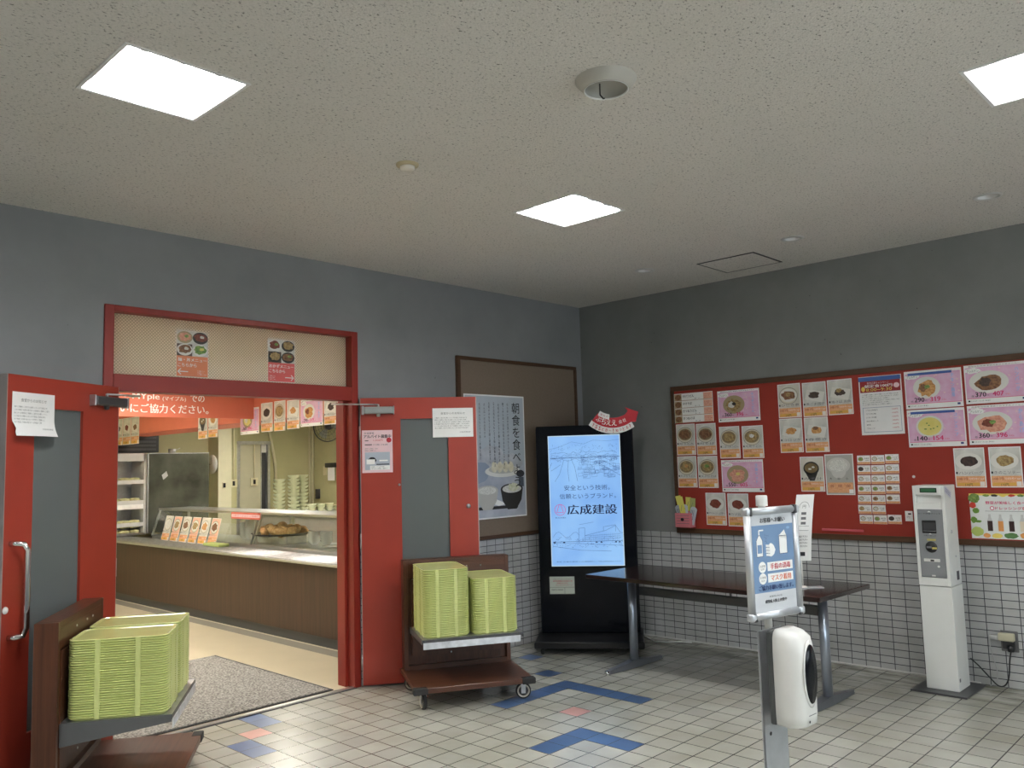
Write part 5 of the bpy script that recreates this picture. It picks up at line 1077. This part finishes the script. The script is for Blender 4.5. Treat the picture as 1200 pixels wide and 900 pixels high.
# far wall features
b = MB(); b.box(-.485, -.285, 6.2, 6.5, 0, HK, M('pale_pillar_paint', (.66, .64, .46), .5)); b.box(-.284, -.15, 6.3, 6.5, 0, HK, m_kwall); struct('trim_7', b)
t = thing('wall_clock', 'round white clock on the side of the pale pillar', 'clock', (-.487, 6.35, 1.62)); b = MB(); b.lathe([(0, 0), (.13, 0), (.135, .01), (.13, .03), (0, .03)], m_white, 28, rot=Matrix.Rotation(R(-90), 4, 'Y')); build('clock_case', b, t); b = MB(); b.box(-.034, -.031, -.003, .003, 0, .1, m_ink); b.box(-.034, -.031, -.003, .07, -.003, .003, m_ink); build('clock_hands', b, t)
def sw(x, y, z, lab, w=.12, h=.115):
    t = thing('wall_switch', lab, 'switch', (x, y, z)); b = MB(); b.box(-w/2, w/2, -.014, 0, -h/2, h/2, M('switch_cream', (.66, .62, .42), .4), .003); build('switch_box', b, t); b = MB(); b.box(-.018, .018, -.019, -.014, -.032, .032, m_black); build('rocker', b, t)
sw(-.205, 6.3, 1.34, 'cream switch box on the wall under the thin conduit'); sw(.17, 6.39, 1.35, 'cream switch box on the kitchen door panel'); sw(-.40, 6.2, 1.32, 'small cream switch on the pale pillar', .05, .09)
b = MB(); b.tube([(-.209, 6.29, 1.39), (-.209, 6.29, 2.2)], .012, MATS['switch_cream'], 8); b.tube([(.17, 6.385, 1.40), (.17, 6.385, 1.9)], .010, MATS['switch_cream'], 8); struct('trim_8', b)
b = MB(); dw = M('kitchen_door_paint', (.52, .50, .36), .45); b.box(-.10, -.045, 6.4, 6.5, 0, 1.93, m_steel2); b.box(.29, .30, 6.40, 6.5, 0, 1.93, m_steel2); b.box(.40, .44, 6.4, 6.5, 0, 1.95, m_steel2); b.box(-.10, .44, 6.38, 6.5, 1.90, 1.95, m_steel2); b.box(-.045, .29, 6.41, 6.45, 0, 1.90, dw); struct('door_2', b)
b = MB(); b.box(.30, .40, 6.46, 6.47, .9, 1.9, m_dark); b.box(.30, .40, 6.44, 6.46, 1.78, 1.90, m_white); struct('window_3', b)
b = MB(); b.tube([(.44, 6.42, 2.1), (.54, 6.42, 1.6), (.56, 6.42, 1.2)], .022, MATS['switch_cream'], 8); struct('trim_9', b)
b = MB(); b.tube([(1.22, 6.47, 0), (1.22, 6.47, HK)], .022, MATS['switch_cream'], 10); b.tube([(1.17, 6.47, 0), (1.17, 6.47, HK)], .014, MATS['switch_cream'], 10); b.box(1.20, 1.25, 6.3, 6.36, 1.05, 1.2, m_dark); struct('trim_10', b)
# back counter with bowls
t = thing('back_worktop', 'steel worktop carrying the bowl stacks behind the glass case', 'worktop', (-.25, 2.2, 0)); b = MB(); b.box(0, 1.45, 0, 3.7, .90, .93, m_steel, .003); build('top', b, t); b = MB(); b.box(.05, 1.40, .05, 3.65, 0, .90, m_whitem); build('cabinet', b, t)
for c_, (x, y, n) in enumerate(((.06, 5.5, 9), (.24, 5.42, 10), (.43, 5.5, 10))):
    for k in range(n): bowl_at(x, y, .931+.052*k*.97, ('top green bowl of the ' if k == n-1 else 'pale green bowl in the ')+['left', 'middle', 'right'][c_]+' tall stack behind the glass case', 'green bowls, '+['left', 'middle', 'right'][c_]+' stack')
for c_, (x, n) in enumerate(((.26, 3), (.40, 3), (.54, 3), (.67, 2))):
    for k in range(n): bowl_at(x, 5.0, .931+.034*k, ('top green bowl of ' if k == n-1 else 'pale green bowl in ')+['the first', 'the second', 'the third', 'the last'][c_]+' low stack right of the tall stacks', 'green bowls, low stack '+['one', 'two', 'three', 'four'][c_], .78)
# wall fan
t = thing('wall_fan', 'round wall fan partly hidden by the door jamb, high in the serving room', 'fan', (1.10, 5.86, 2.16), R(-60))
b = MB(); rx = Matrix.Rotation(R(90), 4, 'X')
for r_ in (.05, .10, .15, .20, .235): b.tube([(r_*math.cos(a), -.03+.03*(r_/.235)**2, r_*math.sin(a)) for a in [2*PI*k/36 for k in range(36)]], .003 if r_ < .23 else .009, m_dark, 6, closed=True)
for k in range(18): a = 2*PI*k/18; b.tube([(0.03*math.cos(a), -.03, .03*math.sin(a)), (.235*math.cos(a), 0, .235*math.sin(a))], .002, m_dark, 5)
build('guard', b, t)
b = MB(); b.lathe([(0, 0), (.05, 0), (.06, .05), (.04, .10), (0, .10)], m_dark, 20, rot=Matrix.Rotation(R(-90), 4, 'X')); b.box(-.02, .02, .08, .16, -.03, .03, m_dark); build('motor', b, t)
for k in range(3):
    b = MB(); b.loft([[(rr_*math.cos(a+tw), y, rr_*math.sin(a+tw)) for rr_, tw in ((.04, -.3), (.19, -.45), (.2, 0), (.19, .4), (.04, .3))] for y in (.01, .014) for a in [2*PI*k/3]], M('fan_blade', (.30, .32, .28), .3), smooth=False); build('blade', b, t)
t = thing('paper_towel_holder', 'black holder with a hanging white paper on the right kitchen wall', 'holder', (1.245, 5.93, 1.55), RB)
b = MB(); b.box(-.12, .12, -.08, 0, -.02, .05, m_black, .01, 2); build('holder', b, t); b = MB(); b.box(-.08, .10, -.05, -.045, -.22, 0, m_paper); build('paper', b, t)
sw_ = thing('wall_switch', 'cream switch plate on the right kitchen wall beside the paper holder', 'switch', (1.25, 6.16, 1.48), RB); b = MB(); b.box(-.045, .045, -.01, 0, -.07, .07, MATS['switch_cream'], .003); build('switch_plate', b, sw_)
